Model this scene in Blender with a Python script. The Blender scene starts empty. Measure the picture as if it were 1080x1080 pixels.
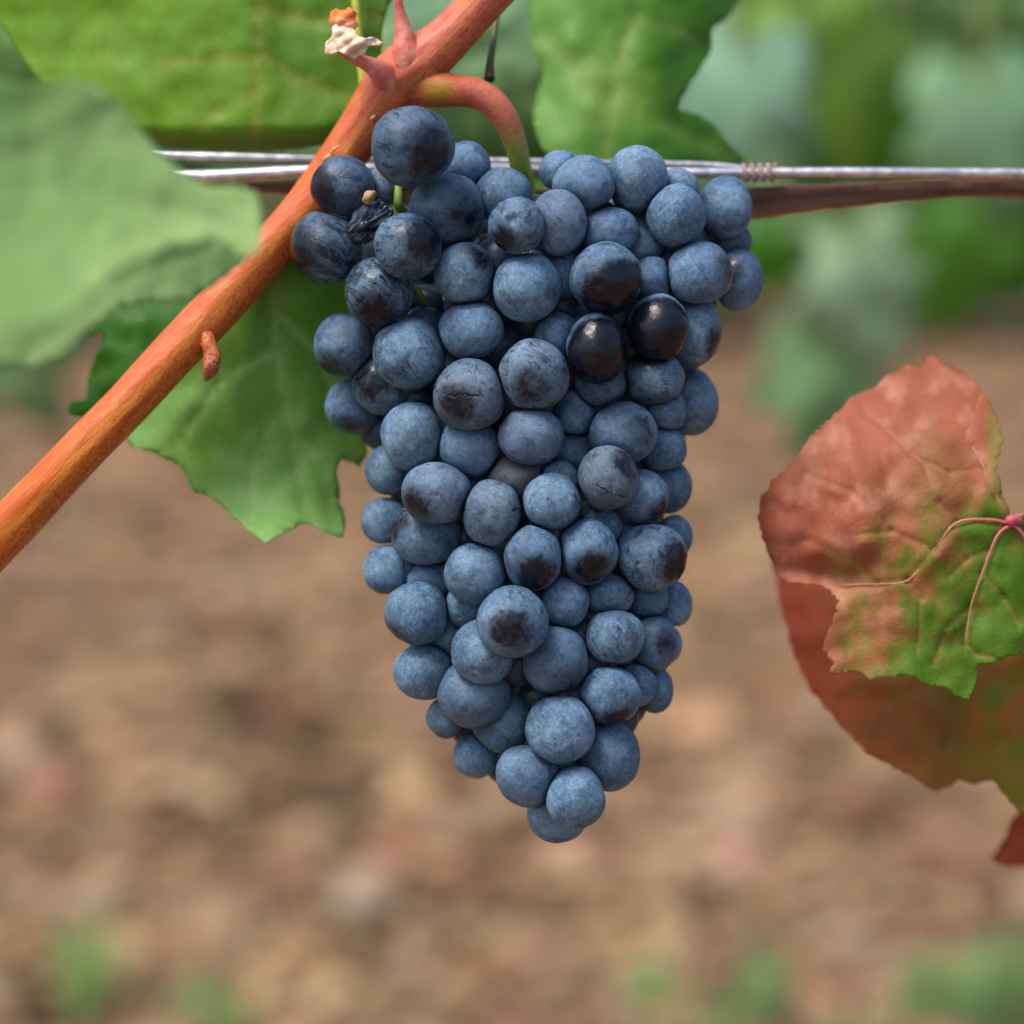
import bpy, bmesh, math, random
import numpy as np
from mathutils import Vector, Matrix, noise
from mathutils.geometry import delaunay_2d_cdt

R = random.Random(7)
scene = bpy.context.scene
COL = scene.collection

# ------------------------------------------------------------------ camera, light, exposure
PITCH = math.radians(10.0)
FOCUS = 0.5                     # metres from lens to the bunch
FRAME = 0.21                    # width of the picture at the bunch, metres
S = FRAME / 1080.0              # metres per photo pixel at the bunch
FWD = Vector((0, math.cos(PITCH), -math.sin(PITCH)))
UP = Vector((0, math.sin(PITCH), math.cos(PITCH)))
RIGHT = Vector((1, 0, 0))
CENTRE = Vector((0, 0, 0.75))
CAM = CENTRE - FWD * FOCUS

cd = bpy.data.cameras.new('camera')
cam = bpy.data.objects.new('camera', cd)
COL.objects.link(cam)
cam.location = CAM
cam.rotation_euler = (math.radians(90) - PITCH, 0, 0)
cd.sensor_width = 36
cd.lens = 36 * FOCUS / FRAME
cd.clip_start = 0.02
cd.clip_end = 500
cd.dof.use_dof = True
cd.dof.focus_distance = FOCUS - 0.001
cd.dof.aperture_fstop = 6.5
cd.dof.aperture_blades = 0
scene.camera = cam

SUN_ELEV, SUN_AZ = math.radians(62), math.radians(236)     # high, from the left and behind the camera
world = bpy.data.worlds.new('World')
scene.world = world
world.use_nodes = True
wn = world.node_tree.nodes
wl = world.node_tree.links
bg = wn['Background']
sky = wn.new('ShaderNodeTexSky')
sky.sky_type = 'NISHITA'
sky.sun_disc = False
sky.sun_elevation = SUN_ELEV
sky.sun_rotation = SUN_AZ
sky.air_density = 1.0
sky.dust_density = 4.0
sky.ozone_density = 1.0
wl.new(sky.outputs[0], bg.inputs[0])
bg.inputs[1].default_value = 0.15
sl = bpy.data.lights.new('sun', 'SUN')
sl.energy = 2.0
sl.angle = math.radians(22)
sl.color = (1.0, 0.95, 0.88)
sun = bpy.data.objects.new('sun', sl)
COL.objects.link(sun)
sd = Vector((math.sin(SUN_AZ) * math.cos(SUN_ELEV), math.cos(SUN_AZ) * math.cos(SUN_ELEV), math.sin(SUN_ELEV)))
sun.rotation_euler = (-sd).to_track_quat('-Z', 'Y').to_euler()
sun.location = (0, 0, 5)
scene.view_settings.view_transform = 'Standard'
scene.view_settings.look = 'None'
scene.view_settings.exposure = 0.56
scene.view_settings.gamma = 1
scene.render.engine = 'CYCLES'
scene.cycles.use_denoising = True
scene.cycles.max_bounces = 8

# ------------------------------------------------------------------ helpers
def P(px, py, dz=0.0):
    """World point seen at photo pixel (px, py), dz metres behind the plane of focus."""
    k = S * (FOCUS + dz) / FOCUS
    return CAM + FWD * (FOCUS + dz) + RIGHT * ((px - 540) * k) + UP * ((540 - py) * k)

def on_ground(px, py, z=0.0):
    d = (P(px, py, 0) - CAM)
    t = (z - CAM.z) / d.z
    return CAM + d * t

def lin(r, g, b):
    f = lambda c: (c / 255) / 12.92 if c <= 10 else ((c / 255 + 0.055) / 1.055) ** 2.4
    return (f(r), f(g), f(b))

def tag(o, label=None, cat=None, group=None, kind=None):
    if label: o['label'] = label
    if cat: o['category'] = cat
    if group: o['group'] = group
    if kind: o['kind'] = kind
    return o

def empty(name, loc):
    o = bpy.data.objects.new(name, None)
    o.empty_display_size = 0.01
    o.location = loc
    COL.objects.link(o)
    return o

def link_mesh(name, me, mat, parent=None, loc=None, smooth=True):
    """Mesh given in world coordinates; moved so that its origin is at loc."""
    o = bpy.data.objects.new(name, me)
    COL.objects.link(o)
    if loc is not None:
        me.transform(Matrix.Translation(-Vector(loc)))
        o.location = Vector(loc)
    if parent is not None:
        o.parent = parent
        w = Vector((0, 0, 0))
        p = parent
        while p is not None:
            w += p.location
            p = p.parent
        o.location = Vector(o.location) - w
    if mat is not None:
        me.materials.append(mat)
    if smooth:
        me.polygons.foreach_set('use_smooth', [True] * len(me.polygons))
    return o

def mesh_from(verts, faces):
    me = bpy.data.meshes.new('mesh')
    me.from_pydata([tuple(v) for v in verts], [], faces)
    me.update()
    return me

def set_col(me, cols):
    a = me.color_attributes.new('Col', 'FLOAT_COLOR', 'POINT')
    flat = np.ones((len(cols), 4), dtype=np.float32)
    arr = np.array(cols)
    flat[:, :arr.shape[1]] = arr
    a.data.foreach_set('color', flat.ravel())

def catmull(pts, n):
    """Smooth open curve through tuples of any length, n steps per span."""
    pts = [np.array(p, float) for p in pts]
    P0 = [2 * pts[0] - pts[1]] + pts + [2 * pts[-1] - pts[-2]]
    out = []
    for i in range(1, len(P0) - 2):
        a, b, c, d = P0[i - 1], P0[i], P0[i + 1], P0[i + 2]
        for k in range(n):
            t = k / n
            out.append(0.5 * ((2 * b) + (c - a) * t + (2 * a - 5 * b + 4 * c - d) * t * t + (3 * b - a - 3 * c + d) * t ** 3))
    out.append(pts[-1])
    return out

def tube(path, segs=16, wob=0.0, ovals=None, seed=0, caps=True):
    """path: list of (Vector, radius). Returns verts, faces (capped)."""
    verts, faces = [], []
    n = len(path)
    prev = None
    for i, (c, r) in enumerate(path):
        c = Vector(c)
        a = Vector(path[max(0, i - 1)][0]); b = Vector(path[min(n - 1, i + 1)][0])
        t = (b - a).normalized()
        if prev is None:
            u = t.cross(FWD)
            if u.length < 1e-3: u = t.cross(UP)
            u.normalize()
        else:
            u = (prev - t * prev.dot(t)).normalized()
        prev = u
        v = t.cross(u)
        for k in range(segs):
            an = 2 * math.pi * k / segs
            d = u * math.cos(an) + v * math.sin(an)
            rr = r
            if wob:
                rr *= 1 + wob * noise.noise(Vector((seed * 7.1 + d.x * 1.3, d.y * 1.3 + c.z * 60, d.z * 1.3 + c.x * 60)))
                rr *= 1 + wob * 0.5 * noise.noise(Vector((seed + d.x * 5, d.y * 5, d.z * 5 + c.x * 40)))
            verts.append(c + d * rr)
    for i in range(n - 1):
        for k in range(segs):
            k2 = (k + 1) % segs
            faces.append((i * segs + k, i * segs + k2, (i + 1) * segs + k2, (i + 1) * segs + k))
    if caps:
        verts.append(Vector(path[0][0])); verts.append(Vector(path[-1][0]))
        a, b = len(verts) - 2, len(verts) - 1
        for k in range(segs):
            k2 = (k + 1) % segs
            faces.append((a, k2, k))
            faces.append((b, (n - 1) * segs + k, (n - 1) * segs + k2))
    return verts, faces

def px_tube(pts, steps=6, segs=14, wob=0.0, seed=0):
    """pts: (px, py, dz in mm, radius in px) -> mesh."""
    path = []
    for q in catmull(pts, steps):
        dz = q[2] / 1000
        path.append((P(q[0], q[1], dz), max(q[3], 0.3) * S * (FOCUS + dz) / FOCUS))
    v, f = tube(path, segs, wob, seed=seed)
    return mesh_from(v, f)

# ------------------------------------------------------------------ material kit
class NT:
    def __init__(self, name):
        self.m = bpy.data.materials.new(name)
        self.m.use_nodes = True
        self.n = self.m.node_tree.nodes
        self.l = self.m.node_tree.links
        self.bsdf = self.n['Principled BSDF']
        self.out = self.n['Material Output']
    def new(self, t, **kw):
        nd = self.n.new(t)
        for k, v in kw.items():
            setattr(nd, k, v)
        return nd
    def put(self, sock, v):
        if hasattr(v, 'is_output') or isinstance(v, bpy.types.NodeSocket):
            self.l.new(v, sock)
        else:
            if isinstance(v, (tuple, list)) and len(v) == 3 and sock.type == 'RGBA':
                v = (*v, 1)
            sock.default_value = v
    def math(self, op, a, b=0.0, c=0.0, clamp=False):
        nd = self.new('ShaderNodeMath', operation=op, use_clamp=clamp)
        self.put(nd.inputs[0], a); self.put(nd.inputs[1], b); self.put(nd.inputs[2], c)
        return nd.outputs[0]
    def vmath(self, op, a, b=None):
        nd = self.new('ShaderNodeVectorMath', operation=op)
        self.put(nd.inputs[0], a)
        if b is not None: self.put(nd.inputs[1], b)
        return nd.outputs['Value'] if op in ('DOT_PRODUCT', 'LENGTH', 'DISTANCE') else nd.outputs[0]
    def noise(self, vec, scale, detail=3, rough=0.55, w=None, dist=0.0):
        nd = self.new('ShaderNodeTexNoise', noise_dimensions='4D' if w is not None else '3D')
        self.put(nd.inputs['Vector'], vec)
        if w is not None: self.put(nd.inputs['W'], w)
        nd.inputs['Scale'].default_value = scale
        nd.inputs['Detail'].default_value = detail
        nd.inputs['Roughness'].default_value = rough
        nd.inputs['Distortion'].default_value = dist
        return nd.outputs['Fac'] if 'Fac' in nd.outputs else nd.outputs[0]
    def ramp(self, v, a, b, lo=0.0, hi=1.0, smooth=True):
        nd = self.new('ShaderNodeMapRange')
        nd.interpolation_type = 'SMOOTHSTEP' if smooth else 'LINEAR'
        self.put(nd.inputs[0], v)
        self.put(nd.inputs[1], a); self.put(nd.inputs[2], b)
        self.put(nd.inputs[3], lo); self.put(nd.inputs[4], hi)
        return nd.outputs[0]
    def mix(self, f, a, b, mode='MIX'):
        nd = self.new('ShaderNodeMix', data_type='RGBA', blend_type=mode)
        self.put(nd.inputs[0], f); self.put(nd.inputs[6], a); self.put(nd.inputs[7], b)
        return nd.outputs[2]
    def obj(self):
        return self.new('ShaderNodeTexCoord').outputs['Object']
    def bump(self, h, strength, dist):
        nd = self.new('ShaderNodeBump')
        nd.inputs['Strength'].default_value = strength
        nd.inputs['Distance'].default_value = dist
        self.put(nd.inputs['Height'], h)
        self.l.new(nd.outputs[0], self.bsdf.inputs['Normal'])
        return nd
    def set(self, **kw):
        for k, v in kw.items():
            self.put(self.bsdf.inputs[k.replace('_', ' ')], v)

def berry_material():
    t = NT('bloomed_grape_skin')
    co = t.obj()
    rnd = t.new('ShaderNodeObjectInfo').outputs['Random']
    w = t.math('MULTIPLY', rnd, 90.0)
    def attr(name, sock):
        nd = t.new('ShaderNodeAttribute', attribute_type='OBJECT')
        nd.attribute_name = name
        return nd.outputs[sock]
    bloom_p = attr('bloom', 'Fac')
    rub_dir = attr('rub_dir', 'Vector')
    rub = attr('rub_size', 'Fac')
    rough_p = attr('scuff', 'Fac')
    crack_dir = attr('crack_dir', 'Vector')
    crack_on = attr('crack', 'Fac')
    brown = attr('brown', 'Fac')
    nrm = t.vmath('NORMALIZE', co)
    big = t.noise(co, 130, 4, 0.6, w, 0.6)
    mid = t.noise(co, 420, 5, 0.65, w, 0.8)
    fine = t.noise(co, 1500, 3, 0.6, w)
    # long scratches: noise squeezed along one axis
    sc = t.new('ShaderNodeVectorRotate', rotation_type='EULER_XYZ')
    t.put(sc.inputs['Vector'], co)
    rv = t.new('ShaderNodeCombineXYZ')
    for q_, f_ in enumerate((11.0, 23.0, 17.0)):
        t.put(rv.inputs[q_], t.math('MULTIPLY', rnd, f_))
    t.put(sc.inputs['Rotation'], rv.outputs[0])
    sv = t.vmath('MULTIPLY', sc.outputs[0], (1.0, 0.25, 1.0))
    scr = t.noise(sv, 560, 4, 0.7, w, 1.0)
    # rubbed patch round rub_dir
    d = t.vmath('DOT_PRODUCT', nrm, rub_dir)
    d = t.math('ADD', d, t.math('MULTIPLY', t.math('SUBTRACT', mid, 0.5), 0.75))
    d = t.math('ADD', d, t.math('MULTIPLY', t.math('SUBTRACT', big, 0.5), 0.6))
    thr = t.math('SUBTRACT', 1.0, rub)
    patch = t.ramp(d, t.math('SUBTRACT', thr, 0.22), t.math('ADD', thr, 0.14))
    # scattered scuffs
    lim = t.math('SUBTRACT', 0.675, t.math('MULTIPLY', rough_p, 0.13))
    scuff = t.ramp(scr, lim, t.math('ADD', lim, 0.08), 0, 0.72)
    spk = t.ramp(t.noise(co, 1200, 3, 0.7, w), 0.56, 0.70, 0, 0.62)
    blotch = t.ramp(t.noise(co, 230, 3, 0.6, t.math('ADD', w, 7.0), 1.0), 0.60, 0.74, 0, 0.55)
    smear = t.ramp(t.noise(sv, 210, 5, 0.7, t.math('ADD', w, 5.0), 0.8), 0.535, 0.62, 0, 0.7)
    smear = t.math('MULTIPLY', smear, t.math('MULTIPLY', rough_p, 0.85), clamp=True)
    patch = t.math('MAXIMUM', patch, smear)
    worn = t.math('MAXIMUM', patch, t.math('MAXIMUM', scuff, t.math('MAXIMUM', spk, t.math('MULTIPLY', blotch, rough_p))))
    # crack
    cw = t.math('ADD', t.vmath('DOT_PRODUCT', nrm, crack_dir), t.math('ADD', t.math('MULTIPLY', t.math('SUBTRACT', mid, 0.5), 0.42), t.math('MULTIPLY', t.math('SUBTRACT', big, 0.5), 0.7)))
    crack = t.ramp(t.math('ABSOLUTE', cw), 0.010, 0.05, 1, 0)
    crack = t.math('MULTIPLY', t.math('MULTIPLY', crack, crack_on), t.ramp(t.noise(co, 150, 2, 0.5, t.math('ADD', w, 11.0)), 0.44, 0.54))
    keep = t.math('MULTIPLY', t.math('SUBTRACT', 1.0, worn), bloom_p)
    keep = t.math('MULTIPLY', keep, t.math('SUBTRACT', 1.0, crack))
    keep = t.math('MULTIPLY', keep, t.ramp(mid, 0.30, 0.62, 0.56, 1.0))
    keep = t.math('MULTIPLY', keep, t.ramp(t.noise(co, 75, 3, 0.6, t.math('ADD', w, 3.0)), 0.35, 0.6, 0.66, 1.0))
    # colours
    b1 = t.mix(t.ramp(big, 0.3, 0.7), lin(62, 100, 136), lin(112, 148, 176))
    b1 = t.mix(t.math('MULTIPLY', t.ramp(fine, 0.4, 0.75), 0.35), b1, lin(178, 198, 216))
    b1 = t.mix(t.ramp(rnd, 0.5, 1.0, 0.0, 0.40), b1, lin(84, 108, 140))
    b1 = t.mix(brown, b1, lin(108, 110, 116))
    skin = t.mix(t.ramp(big, 0.35, 0.7), (0.003, 0.005, 0.009), (0.009, 0.011, 0.021))
    t.set(Base_Color=t.mix(keep, skin, b1))
    t.set(Roughness=t.ramp(keep, 0.0, 0.8, 0.13, 0.70, False))
    t.set(Specular_IOR_Level=t.ramp(keep, 0, 0.8, 0.30, 0.20, False))
    h = t.math('ADD', t.math('MULTIPLY', mid, 0.6), t.math('MULTIPLY', fine, 0.25))
    h = t.math('SUBTRACT', h, t.math('MULTIPLY', crack, 2.2))
    h = t.math('SUBTRACT', h, t.math('MULTIPLY', worn, 0.25))
    t.bump(h, 0.6, 0.0004)
    return t.m

def leaf_material(name, trans=0.35, rough=0.45, fine_scale=350, spec=0.4, bump=0.5):
    t = NT(name)
    co = t.obj()
    at = t.new('ShaderNodeAttribute')
    at.attribute_name = 'Col'
    c = at.outputs['Color']
    n1 = t.noise(co, 90, 4, 0.6)
    n2 = t.noise(co, fine_scale * 2, 3, 0.6)
    c = t.mix(t.ramp(n1, 0.35, 0.7, 0, 0.35), c, t.mix(1.0, c, (0.62, 0.72, 0.55), 'MULTIPLY'))
    c = t.mix(t.ramp(n2, 0.45, 0.75, 0, 0.30), c, t.mix(1.0, c, (1.5, 1.4, 1.5), 'MULTIPLY'))
    vo = t.new('ShaderNodeTexVoronoi', feature='DISTANCE_TO_EDGE')
    wv = t.new('ShaderNodeTexNoise'); t.put(wv.inputs['Vector'], co); wv.inputs['Scale'].default_value = fine_scale * 0.8
    dv = t.vmath('SCALE', t.vmath('SUBTRACT', wv.outputs['Color'], (0.5, 0.5, 0.5)))
    dv.node.inputs['Scale'].default_value = 1.6 / fine_scale
    t.put(vo.inputs['Vector'], t.vmath('ADD', co, dv))
    vo.inputs['Scale'].default_value = fine_scale
    cell = t.ramp(vo.outputs['Distance'], 0.0, 0.14, 1, 0)
    c = t.mix(t.math('MULTIPLY', cell, 0.10), c, t.mix(1.0, c, (1.8, 1.6, 1.6), 'MULTIPLY'))
    t.set(Base_Color=c, Roughness=t.ramp(n2, 0.2, 0.8, rough - 0.06, rough + 0.12), Specular_IOR_Level=spec)
    h = t.math('ADD', t.math('MULTIPLY', cell, -0.10), t.math('ADD', n1, t.math('MULTIPLY', n2, 0.3)))
    t.bump(h, bump, 0.0006)
    tr = t.new('ShaderNodeBsdfTranslucent')
    t.put(tr.inputs['Color'], t.mix(1.0, c, (1.25, 1.35, 0.55), 'MULTIPLY'))
    mx = t.new('ShaderNodeMixShader')
    mx.inputs[0].default_value = trans
    t.l.new(t.bsdf.outputs[0], mx.inputs[1])
    t.l.new(tr.outputs[0], mx.inputs[2])
    t.l.new(mx.outputs[0], t.out.inputs['Surface'])
    return t.m

def cane_material():
    t = NT('ripening_cane_bark')
    co = t.obj()
    at = t.new('ShaderNodeAttribute'); at.attribute_name = 'Col'
    c = at.outputs['Color']
    mp = t.new('ShaderNodeVectorRotate', rotation_type='Y_AXIS')
    t.put(mp.inputs['Vector'], co)
    mp.inputs['Angle'].default_value = math.radians(47)
    along = t.vmath('MULTIPLY', mp.outputs[0], (0.07, 1.0, 1.0))
    st = t.noise(along, 700, 4, 0.65)
    st2 = t.noise(along, 2400, 3, 0.6)
    sp = t.noise(co, 1500, 3, 0.7)
    blo = t.noise(co, 160, 4, 0.6)
    c = t.mix(t.ramp(st, 0.42, 0.70, 0, 0.5), c, t.mix(1.0, c, (0.50, 0.34, 0.30), 'MULTIPLY'))
    c = t.mix(t.ramp(blo, 0.5, 0.7, 0, 0.35), c, lin(214, 138, 62))
    c = t.mix(t.ramp(st2, 0.52, 0.72, 0, 0.35), c, lin(214, 140, 66))
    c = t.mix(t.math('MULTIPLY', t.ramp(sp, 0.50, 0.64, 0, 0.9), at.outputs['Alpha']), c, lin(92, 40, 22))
    t.set(Base_Color=c, Roughness=t.ramp(st, 0.3, 0.7, 0.32, 0.52), Specular_IOR_Level=0.35)
    t.bump(t.math('ADD', t.math('ADD', st, t.math('MULTIPLY', sp, 0.35)), t.math('MULTIPLY', st2, 0.4)), 0.55, 0.0005)
    return t.m

def stem_material(name, fine=900, rough=0.5):
    t = NT(name)
    co = t.obj()
    at = t.new('ShaderNodeAttribute'); at.attribute_name = 'Col'
    c = at.outputs['Color']
    n = t.noise(co, fine, 4, 0.6)
    b = t.noise(co, 260, 3, 0.6)
    c = t.mix(t.ramp(n, 0.45, 0.72, 0, 0.5), c, t.mix(1.0, c, (0.5, 0.42, 0.36), 'MULTIPLY'))
    c = t.mix(t.ramp(b, 0.45, 0.7, 0, 0.35), c, t.mix(1.0, c, (1.35, 1.3, 1.3), 'MULTIPLY'))
    t.set(Base_Color=c, Roughness=rough, Specular_IOR_Level=0.35)
    t.bump(n, 0.45, 0.0004)
    return t.m

def wire_material(name, dark):
    t = NT(name)
    co = t.obj()
    n = t.noise(co, 400, 4, 0.6)
    n2 = t.noise(co, 1800, 3, 0.6)
    c = t.mix(t.ramp(n, 0.4, 0.7), lin(178, 178, 184) if not dark else lin(160, 160, 168), lin(214, 212, 216) if not dark else lin(200, 200, 206))
    c = t.mix(t.ramp(n2, 0.60, 0.72, 0, 0.5), c, lin(110, 92, 80))
    t.set(Base_Color=c, Metallic=0.85, Roughness=t.ramp(n, 0.3, 0.7, 0.28, 0.42))
    t.bump(n2, 0.25, 0.0002)
    return t.m

def soil_material():
    t = NT('dry_brown_soil')
    co = t.obj()
    wide = t.vmath('MULTIPLY', co, (0.40, 1.0, 1.0))
    a = t.noise(wide, 2.4, 4, 0.6)
    b = t.noise(wide, 7.5, 5, 0.65)
    c_ = t.noise(co, 28, 5, 0.7)
    d = t.noise(t.vmath('ADD', co, (7.3, 2.2, 4.0)), 4.2, 4, 0.6)
    c = t.mix(t.ramp(b, 0.42, 0.58), lin(80, 61, 45), lin(154, 124, 94))
    c = t.mix(t.ramp(d, 0.50, 0.62, 0, 0.65), c, lin(146, 110, 88))
    c = t.mix(t.ramp(a, 0.5, 0.68, 0, 0.5), c, lin(152, 126, 94))
    c = t.mix(t.ramp(c_, 0.54, 0.70, 0, 0.62), c, lin(80, 58, 40))
    c = t.mix(t.ramp(t.noise(co, 15, 3, 0.6), 0.60, 0.72, 0, 0.45), c, lin(184, 158, 132))
    t.set(Base_Color=c, Roughness=0.95, Specular_IOR_Level=0.1)
    t.bump(t.math('ADD', c_, t.math('MULTIPLY', b, 0.7)), 0.8, 0.02)
    return t.m

def litter_material(name):
    t = NT(name)
    co = t.obj()
    at = t.new('ShaderNodeAttribute'); at.attribute_name = 'Col'
    c = at.outputs['Color']
    n = t.noise(co, 60, 4, 0.7)
    c = t.mix(t.ramp(n, 0.42, 0.68, 0, 0.55), c, t.mix(1.0, c, (0.45, 0.4, 0.36), 'MULTIPLY'))
    t.set(Base_Color=c, Roughness=0.9, Specular_IOR_Level=0.15)
    t.bump(n, 0.7, 0.008)
    return t.m

M_BERRY = berry_material()
M_LEAF = leaf_material('green_vine_leaf', 0.38, 0.50, 350, 0.4, 0.3)
M_LEAF_FAR = leaf_material('distant_vine_leaf', 0.38, 0.42, 60, 0.55)
M_RED = leaf_material('autumn_vine_leaf', 0.42, 0.55, 700, 0.35, 0.6)
M_CANE = cane_material()
M_STEM = stem_material('green_stem')
M_DRY = stem_material('dried_stem', 700, 0.8)
M_WIRE = wire_material('galvanised_wire', False)
M_WIRE2 = wire_material('weathered_wire', True)
M_SOIL = soil_material()
M_LITTER = litter_material('soil_litter')
M_STONE = litter_material('pale_stone')

# ------------------------------------------------------------------ ground
def ground_h(x, y):
    v = Vector((x, y, 0))
    h = 0.030 * noise.noise(v * 1.3) + 0.022 * noise.noise(v * 4.1 + Vector((3, 1, 0))) + 0.012 * noise.noise(v * 11)
    h += 0.007 * noise.noise(v * 27)
    return h

def axis(near, far, step, grow):
    a = [0.0]
    s = step
    while a[-1] < far:
        if a[-1] > near: s *= grow
        a.append(a[-1] + s)
    return a

xs = axis(1.3, 150, 0.016, 1.22)
xs = [-v for v in reversed(xs[1:])] + xs
yp = axis(6.0, 250, 0.016, 1.22)
yn = axis(0.4, 40, 0.05, 1.3)
ys = [-v + 1.2 for v in reversed(yn[1:])] + [v + 1.2 for v in yp]
vv, ff = [], []
for y in ys:
    for x in xs:
        vv.append((x, y, ground_h(x, y)))
nx = len(xs)
for j in range(len(ys) - 1):
    for i in range(nx - 1):
        ff.append((j * nx + i, j * nx + i + 1, (j + 1) * nx + i + 1, (j + 1) * nx + i))
o = link_mesh('ground', mesh_from(vv, ff), M_SOIL)
tag(o, 'bare dry brown vineyard soil below and behind the grape bunch', 'ground', kind='structure')

def blob(center, sx, sy, sz, rot, seed, sub=2, rough=0.35):
    bm = bmesh.new()
    bmesh.ops.create_icosphere(bm, subdivisions=sub, radius=1)
    m = Matrix.Rotation(rot, 3, 'Z')
    vs = []
    for v in bm.verts:
        k = 1 + rough * noise.noise(v.co * 1.7 + Vector((seed * 3.7, seed * 1.3, 0)))
        q = m @ Vector((v.co.x * sx * k, v.co.y * sy * k, v.co.z * sz * k))
        vs.append(q + Vector(center))
    fs = [tuple(v.index for v in f.verts) for f in bm.faces]
    bm.free()
    return vs, fs

V, F, C = [], [], []
pal = [lin(140, 114, 84), lin(118, 95, 68), lin(96, 76, 54), lin(160, 134, 102), lin(140, 108, 86), lin(78, 60, 42), lin(162, 136, 112), lin(128, 94, 74), lin(126, 106, 78), lin(108, 90, 64)]
base_blobs = [blob((0, 0, 0), 1, 1, 1, 0, s, 1, 0.5) for s in range(12)]
for i in range(5200):
    y = 1.35 + 6.0 * (R.random() ** 1.6)
    x = (R.random() * 2 - 1) * (0.30 + y * 0.34)
    s = 0.006 + 0.036 * R.random() ** 2.2
    bv, bf = R.choice(base_blobs)
    an = R.random() * 6.28
    ca, sa = math.cos(an), math.sin(an)
    fl = R.uniform(0.45, 0.8)
    z = ground_h(x, y) + s * fl * 0.35
    k0 = len(V)
    c = R.choice(pal)
    ax = R.uniform(0.8, 1.5)
    for v in bv:
        xx, yy = v.x * s * ax, v.y * s
        V.append((x + xx * ca - yy * sa, y + xx * sa + yy * ca, z + v.z * s * fl))
        C.append(c)
    F += [tuple(k0 + q for q in f) for f in bf]
# dry leaf scraps and straw lying on the soil
for i in range(2600):
    y = 1.35 + 5.5 * (R.random() ** 1.5)
    x = (R.random() * 2 - 1) * (0.30 + y * 0.34)
    z = ground_h(x, y) + 0.006
    k0 = len(V)
    an = R.random() * 6.28
    L = R.uniform(0.012, 0.05); W = R.uniform(0.004, 0.022)
    u = Vector((math.cos(an), math.sin(an), R.uniform(-0.3, 0.3))); w = Vector((-math.sin(an), math.cos(an), R.uniform(-0.5, 0.5)))
    c = R.choice([lin(172, 142, 104), lin(152, 118, 88), lin(130, 94, 66), lin(180, 156, 118), lin(110, 84, 58), lin(146, 122, 84)])
    for a, b in ((-1, 0), (-0.3, 1), (0.6, 0.7), (1, 0), (0.5, -0.9), (-0.4, -0.8)):
        q = Vector((x, y, z)) + u * (a * L) + w * (b * W)
        q.z += 0.004 * R.random()
        V.append(q); C.append(c)
    F.append(tuple(range(k0, k0 + 6)))
me = mesh_from(V, F)
set_col(me, C)
tag(link_mesh('soil_clods', me, M_LITTER, smooth=False), 'scattered soil crumbs, straw and dry leaf scraps on the bare ground', 'soil litter', kind='stuff')

# ------------------------------------------------------------------ vine rows in the background
HALF = [(0, -0.08), (0.10, -0.30), (0.30, -0.40), (0.44, -0.30), (0.50, -0.12), (0.40, 0.02), (0.56, 0.12), (0.60, 0.30), (0.46, 0.38), (0.28, 0.36), (0.27, 0.52), (0.16, 0.68), (0, 0.85)]
OUT = HALF + [(-x, y) for x, y in reversed(HALF[1:-1])]

def add_leaf(V, F, C, pos, size, nrm, down, col, curl=0.25, bend=0.0):
    n = Vector(nrm).normalized()
    d = Vector(down); d = (d - n * d.dot(n)).normalized()
    s = n.cross(d)
    k0 = len(V)
    V.append(Vector(pos) + n * (0.06 * size)); C.append(col)
    for (a, b) in OUT:
        r2 = a * a + b * b
        V.append(Vector(pos) + s * (a * size) + d * (b * size) - n * (curl * r2 * size))
        C.append(col)
    m = len(OUT)
    for i in range(m):
        F.append((k0, k0 + 1 + i, k0 + 1 + (i + 1) % m))

GREENS = [(lin(104, 150, 60), 3), (lin(88, 136, 50), 3), (lin(66, 112, 40), 2.2), (lin(128, 162, 108), 3), (lin(136, 168, 136), 3), (lin(144, 172, 84), 1.5), (lin(140, 98, 64), 0.12)]
def pick_green(rr):
    t = rr.random() * sum(w for _, w in GREENS)
    for c, w in GREENS:
        t -= w
        if t <= 0: break
    k = rr.uniform(0.9, 1.25)
    return tuple(v * k for v in c)

def background_vine(x0, y0, label, n, seed, zlo):
    rr = random.Random(seed)
    root = empty('background_vine', (x0, y0, 0))
    tag(root, label, 'grapevine', 'vines of the next row')
    path = []
    for i in range(12):
        z = -0.05 + i * 0.09
        path.append(((x0 + 0.03 * math.sin(z * 5 + seed), y0 + 0.02 * math.cos(z * 6), z), 0.035 - 0.013 * i / 11 + 0.004 * rr.random()))
    v, f = tube(path, 12, 0.25, seed=seed)
    me = mesh_from(v, f); set_col(me, [lin(96, 76, 60)] * len(v))
    link_mesh('trunk', me, M_DRY, root, (x0, y0, 0))
    for sgn in (-1, 1):
        path = [((x0 + sgn * (0.01 + 0.95 * t), y0 + 0.02 * math.sin(t * 9), 0.90 + 0.06 * math.sin(t * 3.0)), 0.018 - 0.008 * t) for t in [i / 9 for i in range(10)]]
        v, f = tube(path, 10, 0.25, seed=seed + sgn)
        me = mesh_from(v, f); set_col(me, [lin(96, 76, 60)] * len(v))
        link_mesh('arm', me, M_DRY, root, path[0][0])
    V, F, C = [], [], []
    for i in range(n):
        x = x0 + rr.uniform(-1.08, 1.08)
        top = 1.75
        low = zlo(x) + rr.random() ** 2 * 0.08
        z = low + (top - low) * rr.random() ** 1.15
        th = 0.10 + 0.18 * min(1, (z - low) / 0.35)
        y = y0 + rr.gauss(0, th * 0.7)
        nr = Vector((rr.gauss(0, 0.5), -1 + rr.gauss(0, 0.45), 0.95 + rr.gauss(0, 0.5)))
        add_leaf(V, F, C, (x, y, z), rr.uniform(0.075, 0.135), nr, (rr.gauss(0, 0.5), 0, -1), pick_green(rr))
    me = mesh_from(V, F); set_col(me, C)
    link_mesh('foliage', me, M_LEAF_FAR, root, (x0, y0, 1.0))

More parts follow.
